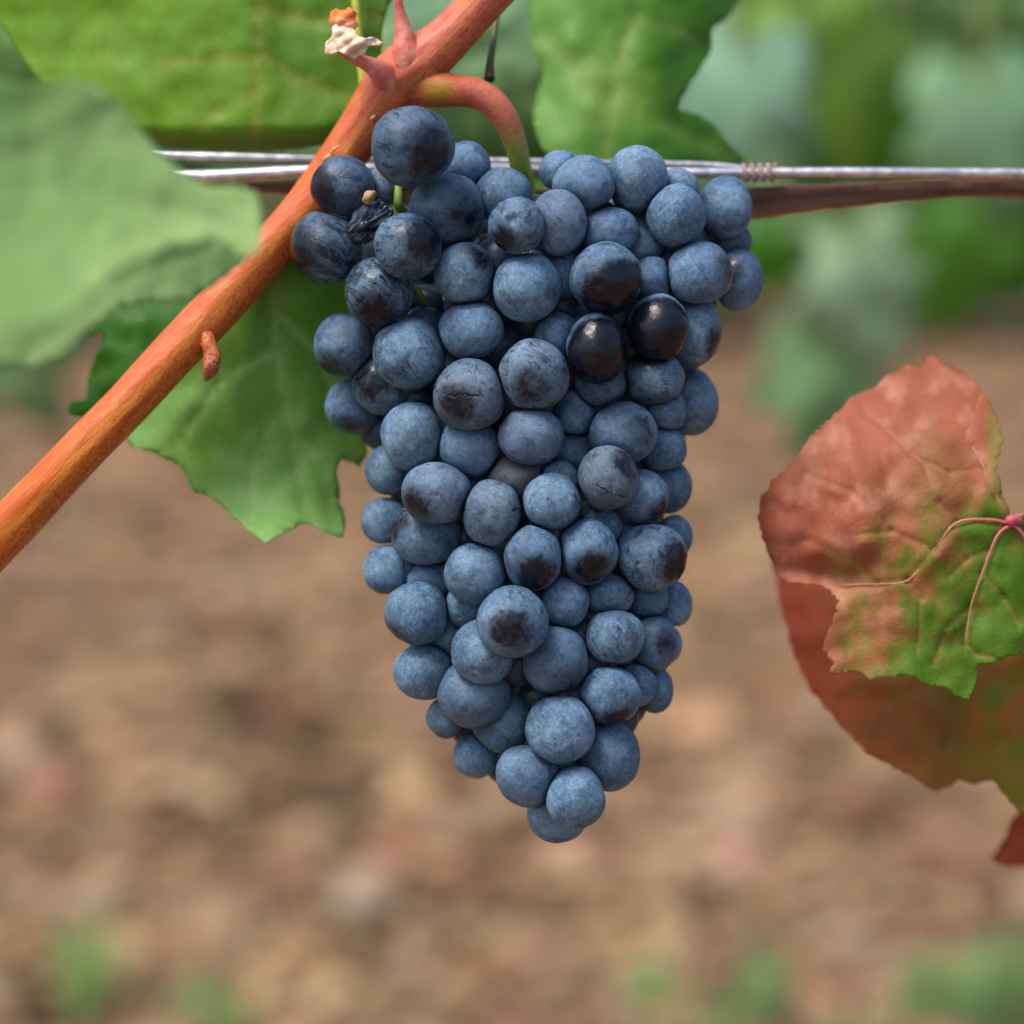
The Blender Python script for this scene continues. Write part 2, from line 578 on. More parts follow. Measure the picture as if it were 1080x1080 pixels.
def row_low(x):
    return 0.13 + 0.05 * math.sin(x * 9.3 + 0.4) + (0.03 * math.sin(x * 23))
for x0, lb, sd_ in ((-1.02, 'blurred leafy vine of the next row, behind the green leaves on the left', 1),
                    (1.02, 'blurred leafy vine of the next row, behind wire and bunch on the right', 2),
                    (-3.1, 'leafy vine of the next row, beyond the left edge of the picture', 3),
                    (3.1, 'leafy vine of the next row, beyond the right edge of the picture', 4)):
    background_vine(x0, 7.5, lb, 2100, sd_, row_low)
V, F, C = [], [], []
rr = random.Random(99)
for i in range(4500):
    x = rr.uniform(-6, 6)
    z = 0.3 + 1.4 * rr.random()
    add_leaf(V, F, C, (x, 12 + rr.gauss(0, 0.2), z), rr.uniform(0.08, 0.14), (rr.gauss(0, 0.5), -1, 0.5 + rr.gauss(0, 0.5)), (rr.gauss(0, 0.5), 0, -1), pick_green(rr))
me = mesh_from(V, F); set_col(me, C)
tag(link_mesh('far_vine_row', me, M_LEAF_FAR), 'far row of vines seen as one green mass behind the next row', 'vine row', kind='stuff')

# ------------------------------------------------------------------ leaves built from an outline with its own depth and curl
def smooth_outline(pts, spacing, tooth=0.0, seed=0):
    """Closed outline through pts (px) resampled, with small uneven teeth."""
    q = [np.array(p, float) for p in pts]
    n = len(q)
    dense = []
    for i in range(n):
        a, b, c, d = q[i - 1], q[i], q[(i + 1) % n], q[(i + 2) % n]
        L = np.linalg.norm(c - b)
        m = max(2, int(L / spacing))
        for k in range(m):
            t = k / m
            # tension keeps the corners
            cr = 0.5 * ((2 * b) + (c - a) * t + (2 * a - 5 * b + 4 * c - d) * t * t + (3 * b - a - 3 * c + d) * t ** 3)
            dense.append(0.6 * cr + 0.4 * (b + (c - b) * t))
    if tooth:
        out = []
        area = sum(dense[i - 1][0] * dense[i][1] - dense[i][0] * dense[i - 1][1] for i in range(len(dense)))
        sg = 1 if area > 0 else -1
        s = 0.0
        for i in range(len(dense)):
            a, b = dense[i - 1], dense[(i + 1) % len(dense)]
            t = b - a
            nn = np.array([t[1], -t[0]]) / (np.linalg.norm(t) + 1e-6) * sg
            s += np.linalg.norm(dense[i] - dense[i - 1])
            per = 26 + 10 * noise.noise(Vector((s / 60, seed, 0)))
            ph = (s / per) % 1.0
            amp = tooth * (0.6 + 0.8 * abs(noise.noise(Vector((s / 35, seed, 3)))))
            out.append(dense[i] + nn * amp * ((1 - abs(2 * ph - 1)) - 0.5))
        dense = out
    return [tuple(p) for p in dense]

def seg_dist(p, a, b):
    ax, ay = a; bx, by = b
    dx, dy = bx - ax, by - ay
    t = max(0, min(1, ((p[0] - ax) * dx + (p[1] - ay) * dy) / (dx * dx + dy * dy + 1e-9)))
    return math.hypot(p[0] - ax - t * dx, p[1] - ay - t * dy)

def outline_leaf(name, pts, depth, colour, step, tooth=3.0, seed=0, veins=(), vein_col=None, mat=None, parent=None, thick=0.25, wave=1.5, origin=None, spacing=None):
    """depth(px,py)->mm behind focus; colour(px,py)->linear rgb; veins: list of (polyline, width px)."""
    ol = smooth_outline(pts, spacing or max(3.0, step * 0.8), tooth, seed)
    xs_ = [p[0] for p in ol]; ys_ = [p[1] for p in ol]
    pts2 = [Vector(p) for p in ol]
    n = len(pts2)
    edges = [(i, (i + 1) % n) for i in range(n)]
    rr = random.Random(seed)
    y = min(ys_)
    while y < max(ys_):
        x = min(xs_)
        while x < max(xs_):
            pts2.append(Vector((x + rr.uniform(-.3, .3) * step, y + rr.uniform(-.3, .3) * step)))
            x += step
        y += step
    vs, _, fs, _, _, _ = delaunay_2d_cdt(pts2, edges, [], 1, 1e-4)
    segs = []
    for pl, w in veins:
        for a, b in zip(pl[:-1], pl[1:]):
            segs.append((a, b, w))
    W, Cc = [], []
    for v in vs:
        dz = depth(v.x, v.y)
        dz += wave * noise.noise(Vector((v.x / 55, v.y / 55, seed))) + wave * 0.4 * noise.noise(Vector((v.x / 22, v.y / 22, seed + 5)))
        c = colour(v.x, v.y)
        vv_ = 0.0
        for a, b, w in [(a_, b_, max(w_, step * 0.55)) for a_, b_, w_ in segs]:
            d = seg_dist((v.x, v.y), a, b)
            if d < w * 4:
                vv_ = max(vv_, math.exp(-(d / w) ** 2))
                dz += 0.5 * math.exp(-(d / (w * 1.8)) ** 2)
        if vv_ > 0 and vein_col is not None:
            c = tuple(c[k] * (1 - 0.6 * vv_) + vein_col[k] * 0.6 * vv_ for k in range(3))
        W.append(P(v.x, v.y, dz / 1000)); Cc.append(c)
    me = mesh_from(W, [tuple(f) for f in fs])
    set_col(me, Cc)
    loc = origin or W[0]
    o = link_mesh(name, me, mat or M_LEAF, parent, loc)
    md = o.modifiers.new('thickness', 'SOLIDIFY')
    md.thickness = thick / 1000
    md.offset = 0
    return o

def col_tube(name, pts, colfn, mat, parent=None, steps=6, segs=14, wob=0.0, seed=0):
    me = px_tube(pts, steps, segs, wob, seed)
    # colour by photo position of each vertex
    cs = []
    for v in me.vertices:
        q = v.co - CAM
        D = q.dot(FWD)
        px = 540 + q.dot(RIGHT) / D * FOCUS / S
        py = 540 - q.dot(UP) / D * FOCUS / S
        cs.append(colfn(px, py) if callable(colfn) else colfn)
    set_col(me, cs)
    return link_mesh(name, me, mat, parent, P(pts[0][0], pts[0][1], pts[0][2] / 1000))

def lerp3(a, b, t):
    t = max(0.0, min(1.0, t))
    return tuple(a[k] + (b[k] - a[k]) * t for k in range(3))

def nz(x, y, s, k=0.0):
    return noise.noise(Vector((x / s, y / s, k)))

G_MID, G_DARK, G_PALE, G_YEL = lin(72, 118, 34), lin(38, 84, 14), lin(138, 166, 106), lin(108, 142, 34)

# big upper left leaf just behind the cane
def c_l2(x, y):
    c = lerp3(lin(112, 158, 30), lin(88, 138, 36), (x - 150) / 260 + 0.4 * nz(x, y, 70, 2))
    return lerp3(c, lin(140, 140, 60), 0.25 * max(0, nz(x, y, 40, 8)))
root = empty('vine_leaf', P(430, -40, 0.045))
tag(root, 'large yellow-green leaf with fine veins above the left wire', 'vine leaf', 'leaves around the grape bunch')
outline_leaf('blade', [(430, -60), (405, 20), (402, 70), (398, 110), (385, 135), (350, 150), (310, 157), (270, 158), (225, 158), (190, 153), (150, 150), (100, 120), (50, 95), (10, 40), (-20, -20), (60, -60), (250, -80)],
             lambda x, y: 34 + 0.05 * (x - 250) * -0.4 + 13 * max(0, (y - 132) / 26) ** 2 + 0.035 * abs(x - 272), c_l2, 7, 3, 11,
             [([(278, -60), (272, 40), (269, 150)], 2.6), ([(273, 55), (310, 82), (370, 105)], 2.2), ([(272, 60), (225, 62), (170, 66)], 2.0), ([(272, 10), (330, 22), (395, 20)], 1.8), ([(271, 95), (230, 118), (200, 140)], 1.6)],
             lin(150, 150, 62), parent=root, wave=1.5, origin=P(270, 0, 0.045))
col_tube('petiole', [(430, -45, 44, 5), (400, -60, 40, 5), (300, -70, 36, 5)], lin(150, 160, 60), M_STEM, root)

# pale leaf in front of the cane on the left
def c_l1(x, y):
    c = lerp3(lin(150, 186, 112), lin(174, 202, 132), (x - 20) / 220 + 0.5 * nz(x, y, 80, 1))
    return c
root = empty('vine_leaf', P(-120, 160, -0.1))
tag(root, 'pale grey-green leaf blurred in front, its tip touching the orange cane', 'vine leaf', 'leaves around the grape bunch')
outline_leaf('blade', [(-140, 90), (-60, 75), (20, 88), (85, 85), (118, 100), (150, 140), (178, 170), (215, 195), (250, 198), (272, 206), (277, 235), (274, 262), (258, 272), (238, 256), (185, 258), (120, 290), (80, 330), (40, 345), (0, 352), (-60, 350), (-140, 300)],
             lambda x, y: -84 - 0.17 * (268 - x) + 0.16 * (200 - y) - 0.0006 * (y - 200) ** 2, c_l1, 9, 3, 12,
             [([(-130, 190), (40, 195), (180, 215), (268, 240)], 4), ([(-40, 192), (60, 140), (120, 112)], 3), ([(-60, 193), (40, 260), (90, 300)], 3)],
             lin(150, 176, 120), parent=root, wave=1.6, origin=P(-60, 190, -0.1))
col_tube('petiole', [(-130, 192, -150, 6), (-190, 180, -146, 6), (-260, 150, -140, 6)], lin(140, 150, 80), M_STEM, root)

# curled leaf under it
def c_l6(x, y):
    return lerp3(lin(84, 128, 62), lin(146, 174, 116), 0.5 + 0.010 * (y - 285) + 0.3 * nz(x, y, 50, 4))
root = empty('vine_leaf', P(-40, 330, -0.05))
tag(root, 'curled soft green leaf hanging just below the pale blurred leaf', 'vine leaf', 'leaves around the grape bunch')
outline_leaf('blade', [(242, 250), (262, 268), (240, 290), (200, 315), (160, 318), (130, 322), (95, 345), (70, 375), (30, 385), (-30, 390), (-60, 340), (20, 310), (90, 290), (140, 268), (190, 246)],
             lambda x, y: -60 - 0.10 * (250 - x) + 0.12 * (300 - y), c_l6, 8, 3, 13, [([(-40, 345), (100, 310), (230, 262)], 3)], lin(150, 176, 120), parent=root, wave=2, origin=P(-40, 330, -0.05))
col_tube('petiole', [(-40, 345, -94, 5), (-120, 330, -94, 5), (-200, 300, -94, 5)], lin(140, 150, 80), M_STEM, root)

# dark green leaf left of the cane
def c_l5(x, y):
    return lerp3(lin(56, 120, 16), lin(42, 96, 18), (y - 330) / 110 + 0.4 * nz(x, y, 50, 3))
root = empty('vine_leaf', P(250, 330, 0.045))
tag(root, 'dark saturated green leaf with a notched edge, left of the cane', 'vine leaf', 'leaves around the grape bunch')
outline_leaf('blade', [(255, 300), (205, 310), (150, 316), (112, 322), (93, 338), (94, 356), (106, 350), (110, 360), (100, 378), (93, 400), (90, 420), (76, 424), (74, 436), (88, 440), (98, 432), (150, 430), (230, 400), (300, 340)],
             lambda x, y: 44 + 0.05 * abs(y - 370) - 0.04 * (x - 150), c_l5, 7, 2, 14, [([(280, 330), (180, 360), (95, 400)], 2)], lin(80, 120, 40), parent=root, wave=3, origin=P(255, 320, 0.045))
col_tube('petiole', [(285, 328, 42, 4), (330, 300, 48, 4), (380, 260, 55, 4)], lin(110, 130, 50), M_STEM, root)

# large mid-green leaf below the cane
def c_l4(x, y):
    c = lerp3(lin(108, 156, 58), lin(130, 176, 98), (y - 340) / 200 + 0.5 * nz(x, y, 60, 6))
    c = lerp3(c, lin(92, 140, 42), max(0, 1 - abs(x - 215) / 45 - abs(y - 470) / 90))
    return c
root = empty('vine_leaf', P(300, 280, 0.04))
tag(root, 'large mid-green leaf with toothed lower edge hanging below the cane', 'vine leaf', 'leaves around the grape bunch')
outline_leaf('blade', [(282, 270), (330, 262), (380, 290), (395, 350), (395, 420), (384, 455), (386, 480), (378, 492), (362, 484), (356, 496), (358, 525), (364, 548), (362, 566), (345, 562), (322, 552), (300, 562), (280, 572), (262, 560), (245, 545), (225, 528), (204, 518), (192, 494), (165, 480), (140, 470), (128, 452), (150, 420), (190, 360), (240, 300)],
             lambda x, y: 30 + 0.0008 * (x - 270) ** 2 + 0.02 * (y - 400) - 16 * max(0, (y - 500) / 80) ** 2, c_l4, 7, 4, 15,
             [([(292, 285), (290, 360), (305, 450), (325, 545)], 4), ([(290, 370), (235, 400), (190, 470)], 4), ([(292, 330), (340, 380), (375, 470)], 4), ([(298, 430), (270, 480), (265, 550)], 2), ([(303, 445), (340, 490), (355, 540)], 2)],
             lin(160, 190, 120), parent=root, wave=1.8, origin=P(292, 285, 0.04))
col_tube('petiole', [(292, 288, 31, 5), (310, 250, 40, 5), (335, 215, 50, 5)], lin(130, 140, 60), M_STEM, root)

# big green leaf above the bunch, right of the cane
def c_l3(x, y):
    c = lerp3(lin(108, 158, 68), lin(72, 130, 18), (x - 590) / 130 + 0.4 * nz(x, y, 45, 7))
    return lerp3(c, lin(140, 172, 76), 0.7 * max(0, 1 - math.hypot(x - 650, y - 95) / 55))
root = empty('vine_leaf', P(680, -60, 0.09))
tag(root, 'broad green leaf with deep right-hand notch above the top grapes', 'vine leaf', 'leaves around the grape bunch')
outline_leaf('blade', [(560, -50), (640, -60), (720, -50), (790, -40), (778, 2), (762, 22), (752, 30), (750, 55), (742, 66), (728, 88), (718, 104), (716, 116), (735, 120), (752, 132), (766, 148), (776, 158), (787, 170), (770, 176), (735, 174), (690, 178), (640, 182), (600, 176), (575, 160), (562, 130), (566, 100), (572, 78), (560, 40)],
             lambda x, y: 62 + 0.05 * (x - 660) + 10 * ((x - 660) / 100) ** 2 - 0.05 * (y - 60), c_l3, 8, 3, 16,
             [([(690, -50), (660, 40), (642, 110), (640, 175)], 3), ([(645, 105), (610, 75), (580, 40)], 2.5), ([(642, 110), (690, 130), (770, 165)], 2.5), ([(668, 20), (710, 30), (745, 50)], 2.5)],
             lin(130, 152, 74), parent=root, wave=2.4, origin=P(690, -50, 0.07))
col_tube('petiole', [(690, -50, 66, 5), (700, -110, 66, 5), (690, -180, 60, 5)], lin(140, 150, 70), M_STEM, root)

# paler leaf between cane and peduncle
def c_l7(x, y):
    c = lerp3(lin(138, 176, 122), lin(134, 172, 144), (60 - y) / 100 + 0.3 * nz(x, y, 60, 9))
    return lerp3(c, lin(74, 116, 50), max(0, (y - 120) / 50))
root = empty('vine_leaf', P(460, -60, 0.11))
tag(root, 'pale bluish green leaf behind the red stalk of the bunch', 'vine leaf', 'leaves around the grape bunch')
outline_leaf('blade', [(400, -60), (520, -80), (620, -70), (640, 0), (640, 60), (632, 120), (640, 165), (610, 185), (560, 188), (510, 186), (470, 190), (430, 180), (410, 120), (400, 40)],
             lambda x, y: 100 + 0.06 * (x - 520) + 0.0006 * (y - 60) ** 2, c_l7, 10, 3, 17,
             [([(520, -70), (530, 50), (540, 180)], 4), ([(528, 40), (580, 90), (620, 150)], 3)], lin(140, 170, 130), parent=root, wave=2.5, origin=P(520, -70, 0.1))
col_tube('petiole', [(520, -70, 100, 5), (530, -130, 100, 5), (500, -190, 95, 5)], lin(140, 150, 70), M_STEM, root)

# leaves of the same vine hanging well behind the bunch
def far_leaf(label, px, py, dz, size_px, rot, tilt, col, seed, trans=None):
    """A lobed leaf of about size_px picture pixels, dz metres behind the bunch."""
    rr = random.Random(seed)
    k = S * (FOCUS + dz) / FOCUS
    c0 = P(px, py, dz)
    root = empty('hanging_leaf', c0)
    tag(root, label, 'vine leaf', 'blurred leaves hanging behind the bunch')
    pts = smooth_outline([(x * size_px, y * size_px) for x, y in OUT], size_px / 30, size_px * 0.03, seed)
    ca, sa = math.cos(rot), math.sin(rot)
    vs = [(0, 0)] + pts
    W, Cc = [], []
    rings = 5
    W.append(c0); Cc.append(col)
    m = len(pts)
    for r in range(1, rings + 1):
        for (x, y) in pts:
            x, y = x * r / rings, y * r / rings
            xx, yy = x * ca - y * sa, x * sa + y * ca
            q = math.hypot(x, y) / size_px
            dep = tilt[0] * xx + tilt[1] * yy + size_px * (0.35 * q * q + 0.10 * noise.noise(Vector((x / size_px * 3, y / size_px * 3, seed))))
            W.append(c0 + (RIGHT * xx - UP * yy + FWD * dep) * k)
            v_ = 0.85 + 0.3 * noise.noise(Vector((x / size_px * 2.2, y / size_px * 2.2, seed + 3)))
            Cc.append(tuple(a * v_ for a in col))
    Fc = [(0, 1 + i, 1 + (i + 1) % m) for i in range(m)]
    for r in range(1, rings):
        a, b = 1 + (r - 1) * m, 1 + r * m
        for i in range(m):
            Fc.append((a + i, b + i, b + (i + 1) % m, a + (i + 1) % m))
    me = mesh_from(W, Fc); set_col(me, Cc)
    o = link_mesh('blade', me, M_LEAF, root, c0)
    md = o.modifiers.new('thickness', 'SOLIDIFY'); md.thickness = 0.0003; md.offset = 0
    stalk = [(c0, 2.0 * S * 4), (c0 + (UP * 0.6 + FWD * 0.25) * size_px * k * 0.5, 2.0 * S * 4), (c0 + (UP * 1.1 + FWD * 0.3) * size_px * k, 2.4 * S * 4)]
    v, f = tube(stalk, 8)
    me = mesh_from(v, f); set_col(me, [lin(126, 130, 70)] * len(v))
    link_mesh('petiole', me, M_STEM, root, c0)

far_leaf('pale blue-green blurred leaf right of the notched leaf, above the wire', 775, 70, 0.86, 171, 0.3, (0.25, -0.25), lin(152, 193, 166), 31)
far_leaf('bright yellow-green blurred leaf along the top, above the wire coil', 865, 40, 1.26, 159, -0.4, (0.1, 0.2), lin(145, 186, 82), 32)
far_leaf('deep green blurred leaf high on the right, between paler ones', 945, 95, 1.39, 128, 0.5, (-0.3, 0.1), lin(66, 125, 23), 33)
far_leaf('soft grey-green blurred leaf in the top right corner', 1040, 110, 1.12, 159, -0.2, (0.2, -0.2), lin(134, 175, 134), 34)
far_leaf('green blurred leaf peeping out below the wire, right of the bunch', 822, 262, 0.81, 75, 0.6, (0.2, 0.3), lin(78, 148, 35), 35)
far_leaf('grey-green blurred leaf under the brown strip, mid right', 905, 275, 1.39, 147, -0.3, (0.1, -0.3), lin(148, 175, 139), 36)
far_leaf('deep green blurred leaf below the strip at the right edge', 1035, 245, 1.22, 135, 0.4, (-0.2, 0.2), lin(82, 141, 41), 37)
far_leaf('lowest green blurred leaf, hanging above the reddish leaf', 870, 390, 1.39, 135, 0.1, (0.1, -0.1), lin(118, 159, 107), 38)
far_leaf('soft green blurred leaf in the top left corner', 40, 40, 0.20, 151, 0.7, (0.2, 0.2), lin(125, 172, 102), 39)
far_leaf('pale blurred leaf at the left edge, under the curled leaf', 10, 370, 1.01, 116, -0.5, (0.2, 0.1), lin(145, 175, 125), 40)

# ------------------------------------------------------------------ red and green leaf on the right
def c_r1(x, y):
    # green around the lower right, red to the upper left
    g = (x - 922) * 0.95 + (y - 622) * 0.55
    e = 0.22 + g / 115 + 0.80 * nz(x, y, 34, 21) + 0.45 * nz(x, y, 13, 22) + 0.25 * nz(x, y, 6, 24)
    red = lerp3(lin(184, 108, 86), lin(168, 96, 66), 0.5 + 0.9 * nz(x, y, 45, 23))
    red = lerp3(red, lin(206, 148, 124), max(0, nz(x, y, 30, 25) * 1.4 + 0.5 * nz(x, y, 9, 28)))
    red = lerp3(red, lin(150, 108, 60), max(0, min(0.7, 1 - abs(x - 985) / 60 - abs(y - 500) / 90)))
    olive = lin(158, 122, 60)
    green = lerp3(lin(104, 140, 34), lin(86, 128, 26), 0.5 + 0.8 * nz(x, y, 30, 26))
    c = lerp3(red, olive, (e + 0.15) / 0.7)
    c = lerp3(c, green, (e - 0.30) / 0.7)
    if y < 520: c = lerp3(c, red, (560 - y) / 60 if x < 1040 else 0.3)
    # cream margins at the ragged lower edge
    if x < 935 and y > 575: c = lerp3(c, lin(196, 156, 106), 0.35 * max(0, min(1, nz(x, y, 22, 27) * 2 + 0.3)))
    return c
root = empty('vine_leaf', P(1068, 550, 0.0))
tag(root, 'reddish vine leaf turning green near its pink veins, right of bunch', 'vine leaf', 'leaves around the grape bunch')
R1 = [(1068, 548), (1058, 520), (1050, 490), (1057, 468), (1050, 440), (1036, 412), (1012, 390), (996, 386), (990, 377), (978, 378), (974, 386), (958, 386), (940, 394), (916, 412), (898, 420), (886, 434), (868, 448), (850, 466), (836, 488), (818, 504), (810, 516), (802, 522), (800, 545), (806, 572), (812, 586), (818, 604), (832, 614), (868, 618), (884, 634), (876, 662), (868, 684), (880, 700), (876, 710), (892, 710), (908, 708), (918, 716), (940, 714), (962, 714), (976, 722), (998, 726), (1010, 734), (1022, 738), (1030, 718), (1032, 704), (1052, 696), (1072, 690), (1110, 684), (1160, 640), (1180, 560), (1140, 520), (1100, 530)]
def d_r1(x, y):
    d = 12 + 0.00022 * ((x - 1000) ** 2 + (y - 560) ** 2)
    d += 18 * max(0, (520 - y) / 140) ** 1.5                 # top edge rolls back
    d -= 5 * max(0, (y - 640) / 90)                          # lower lobe comes forward
    d += 5 * math.exp(-((y - 605) / 18) ** 2) * max(0, min(1, (950 - x) / 60))   # fold between the lobes
    d += 7 * max(0, (840 - x) / 40) ** 2
    return d
V1 = [(1066, 552), (1040, 548), (1008, 552), (985, 580), (958, 612), (925, 616), (884, 617)]
V2 = [(1068, 553), (1052, 565), (1036, 605), (1024, 640), (1018, 680)]
V3 = [(1066, 548), (1052, 525), (1038, 494), (1026, 472)]
V4 = [(1068, 553), (1080, 565), (1100, 600), (1110, 650)]
sec = [([(958, 612), (972, 632), (968, 690)], 1.4), ([(1008, 552), (990, 530), (975, 490)], 1.2), ([(985, 580), (940, 560), (905, 565)], 1.2), ([(1036, 605), (1058, 630), (1075, 660)], 1.2), ([(1038, 494), (1000, 500), (960, 480)], 1.1), ([(1020, 460), (1030, 430), (1035, 415)], 1.1), ([(940, 560), (900, 520), (850, 500)], 1.1), ([(925, 616), (900, 590), (850, 570)], 1.1), ([(975, 490), (930, 450), (910, 430)], 1.0), ([(1024, 640), (1000, 660), (985, 700)], 1.0), ([(1044, 580), (1020, 590), (1000, 610)], 0.9), ([(1018, 680), (1030, 690), (1050, 695)], 0.9)]
outline_leaf('blade', R1, d_r1, c_r1, 3.3, 4.5, 18, [(V1, 2.2), (V2, 2.2), (V3, 2.0), (V4, 2.2)] + sec, lin(186, 140, 96), M_RED, root, 0.3, 2.2, P(1068, 550, 0.004), spacing=3)
PINK, TAN = lin(196, 88, 100), lin(170, 128, 92)
for vn, r0 in ((V1, 2.0), (V2, 2.0), (V3, 1.4), (V4, 2.2)):
    pts = [(x, y, d_r1(x, y) + 0.05, max(0.8, r0 * (1 - 0.75 * i / (len(vn) - 1)))) for i, (x, y) in enumerate(vn)]
    col_tube('vein', pts, lambda px, py: lerp3(PINK, TAN, math.hypot(px - 1068, py - 550) / 75), M_STEM, root, 5, 8)
col_tube('petiole', [(1064, 549, 12, 5), (1076, 548, 15, 6.5), (1110, 540, 24, 7), (1180, 500, 38, 7)], PINK, M_STEM, root)

# darker red leaf behind and below it
def c_r2(x, y):
    e = (x - 950) / 80 + 0.9 * nz(x, y, 30, 33)
    red = lerp3(lin(196, 100, 64), lin(156, 96, 40), (x - 850) / 90 + 0.4 * nz(x, y, 30, 31))
    grn = lerp3(lin(126, 134, 30), lin(176, 120, 48), 0.5 + nz(x, y, 30, 32))
    return lerp3(red, grn, e * 0.8)
root = empty('vine_leaf', P(1090, 640, 0.03))
tag(root, 'shaded rust-red and olive leaf directly behind the reddish leaf', 'vine leaf', 'leaves around the grape bunch')
outline_leaf('blade', [(1090, 600), (1000, 580), (900, 570), (830, 578), (814, 592), (820, 612), (824, 640), (832, 672), (842, 702), (855, 728), (872, 748), (890, 768), (910, 790), (928, 802), (948, 812), (966, 820), (985, 834), (1000, 830), (1012, 822), (1030, 826), (1046, 822), (1056, 834), (1066, 846), (1082, 858), (1110, 850), (1170, 760), (1150, 640)],
             lambda x, y: 58 + 0.00016 * ((x - 1000) ** 2 + (y - 680) ** 2) + 0.03 * (1000 - x) + 0.12 * (680 - y), c_r2, 6, 4, 19,
             [([(1090, 620), (1020, 690), (985, 820)], 2.5), ([(1060, 650), (960, 690), (880, 740)], 2.2), ([(1020, 690), (940, 740), (915, 785)], 1.8)], lin(130, 96, 40), M_RED, root, 0.3, 3, P(1090, 620, 0.022))
col_tube('petiole', [(1090, 615, 56, 6), (1130, 580, 58, 6), (1200, 540, 62, 6)], PINK, M_STEM, root)

root = empty('vine_leaf', P(1120, 800, 0.05))
tag(root, 'tip of a bright red leaf at the lower right edge', 'vine leaf', 'leaves around the grape bunch')
outline_leaf('blade', [(1120, 820), (1085, 845), (1066, 868), (1058, 885), (1046, 906), (1062, 914), (1080, 914), (1110, 925), (1160, 900), (1170, 840)],
             lambda x, y: 88 + 0.05 * (1100 - x), lambda x, y: lerp3(lin(188, 76, 46), lin(164, 96, 50), 0.5 + nz(x, y, 25, 41)), 6, 3, 20,
             [([(1120, 825), (1080, 880), (1060, 905)], 2)], lin(190, 110, 80), M_RED, root, 0.3, 2, P(1120, 825, 0.05))
col_tube('petiole', [(1120, 822, 88, 5), (1150, 780, 86, 5), (1210, 720, 82, 5)], PINK, M_STEM, root)

# ------------------------------------------------------------------ trellis wires and the dry cane tied along them
o = col_tube('trellis_wire', [(-420, 192, 34, 7.6), (0, 190, 34, 7.6), (200, 187, 34, 7.6), (345, 180, 34, 7.2), (500, 178, 36, 6.4), (700, 182, 34, 5.8), (900, 182, 33, 5.8), (1080, 183, 33, 5.8), (1500, 185, 33, 5.8)], (.5, .5, .5), M_WIRE, None, 8, 16)
tag(o, 'thick straight grey trellis wire crossing behind the bunch, lower of two', 'wire', 'trellis wires')
root = empty('trellis_wire', P(-420, 160, 0.037))
tag(root, 'thinner grey trellis wire, upper of two, ending in a coil', 'wire', 'trellis wires')
col_tube('strand', [(-420, 160, 37, 5.2), (0, 162, 37, 5.2), (200, 165, 37, 5.2), (345, 168, 37, 5.0), (500, 170, 39, 4.2), (700, 173, 37, 4.0), (760, 175, 36, 3.6), (785, 178, 35.2, 3.2)], (.5, .5, .5), M_WIRE2, root, 8, 14)
coil = []
for i in range(90):
    a = i / 89 * 2 * math.pi * 4.0
    coil.append((P(784 + 34 * i / 89, 182 - 7.6 * math.cos(a), 0.0333 - 7.6 * S * math.sin(a)), 3.0 * S))
v, f = tube(coil, 12)
me = mesh_from(v, f); set_col(me, [lin(158, 134, 126)] * len(v))
link_mesh('coil', me, M_DRY, root, coil[0][0])

# flat, twisted strip of dry brown bark/cane
V, F, C = [], [], []
sp_ = catmull([(262, 198, 40, 5, 0.0), (330, 200, 41, 8, 0.1), (500, 210, 43, 14, 0.2), (700, 222, 41, 19, 0.3), (795, 214, 38, 17, 0.5), (880, 207, 37, 14, 0.5), (960, 201, 37, 11.5, 0.9), (1020, 198, 37, 10.5, 1.2), (1085, 199, 37, 11, 1.3), (1200, 205, 37, 12, 1.6), (1400, 215, 37, 13, 2.2)], 14)
segs = 18
for i, q in enumerate(sp_):
    a, b = sp_[max(0, i - 1)], sp_[min(len(sp_) - 1, i + 1)]
    t = np.array([b[0] - a[0], b[1] - a[1]]); t /= np.linalg.norm(t)
    for k in range(segs):
        an = 2 * math.pi * k / segs
        u, w = math.cos(an), math.sin(an)
        hw = q[3] * (1 + 0.06 * noise.noise(Vector((i * 0.3, u * 2, w * 2))))
        th = q[3] * 0.30 * (1 + 0.5 * abs(u) ** 6)                     # thicker rims
        lat = u * hw; dep = w * th + 2.5 * noise.noise(Vector((i * 0.12, u * 3, w)))
        rot = 0.25 * math.sin(q[4])
        l2 = lat * math.cos(rot) - dep * math.sin(rot); d2 = lat * math.sin(rot) + dep * math.cos(rot)
        V.append(P(q[0] + -t[1] * l2, q[1] + t[0] * l2, q[2] / 1000 + d2 * S))
        rim = max(0, u - 0.70) / 0.30
        base = lerp3(lin(104, 74, 60), lin(70, 48, 38), 0.5 + 0.9 * noise.noise(Vector((i * 0.05, u * 4, 0))))
        C.append(lerp3(base, lin(168, 112, 66), min(1, rim * 1.2)))
n = len(sp_)
for i in range(n - 1):
    for k in range(segs):
        k2 = (k + 1) % segs
        F.append((i * segs + k, i * segs + k2, (i + 1) * segs + k2, (i + 1) * segs + k))
F.append(tuple(range(segs))); F.append(tuple((n - 1) * segs + k for k in reversed(range(segs))))
me = mesh_from(V, F); set_col(me, C)
tag(link_mesh('dry_cane', me, M_DRY, None, P(795, 214, 0.038)), 'flat twisted strip of dry brown cane lying just under the wire', 'dry cane')

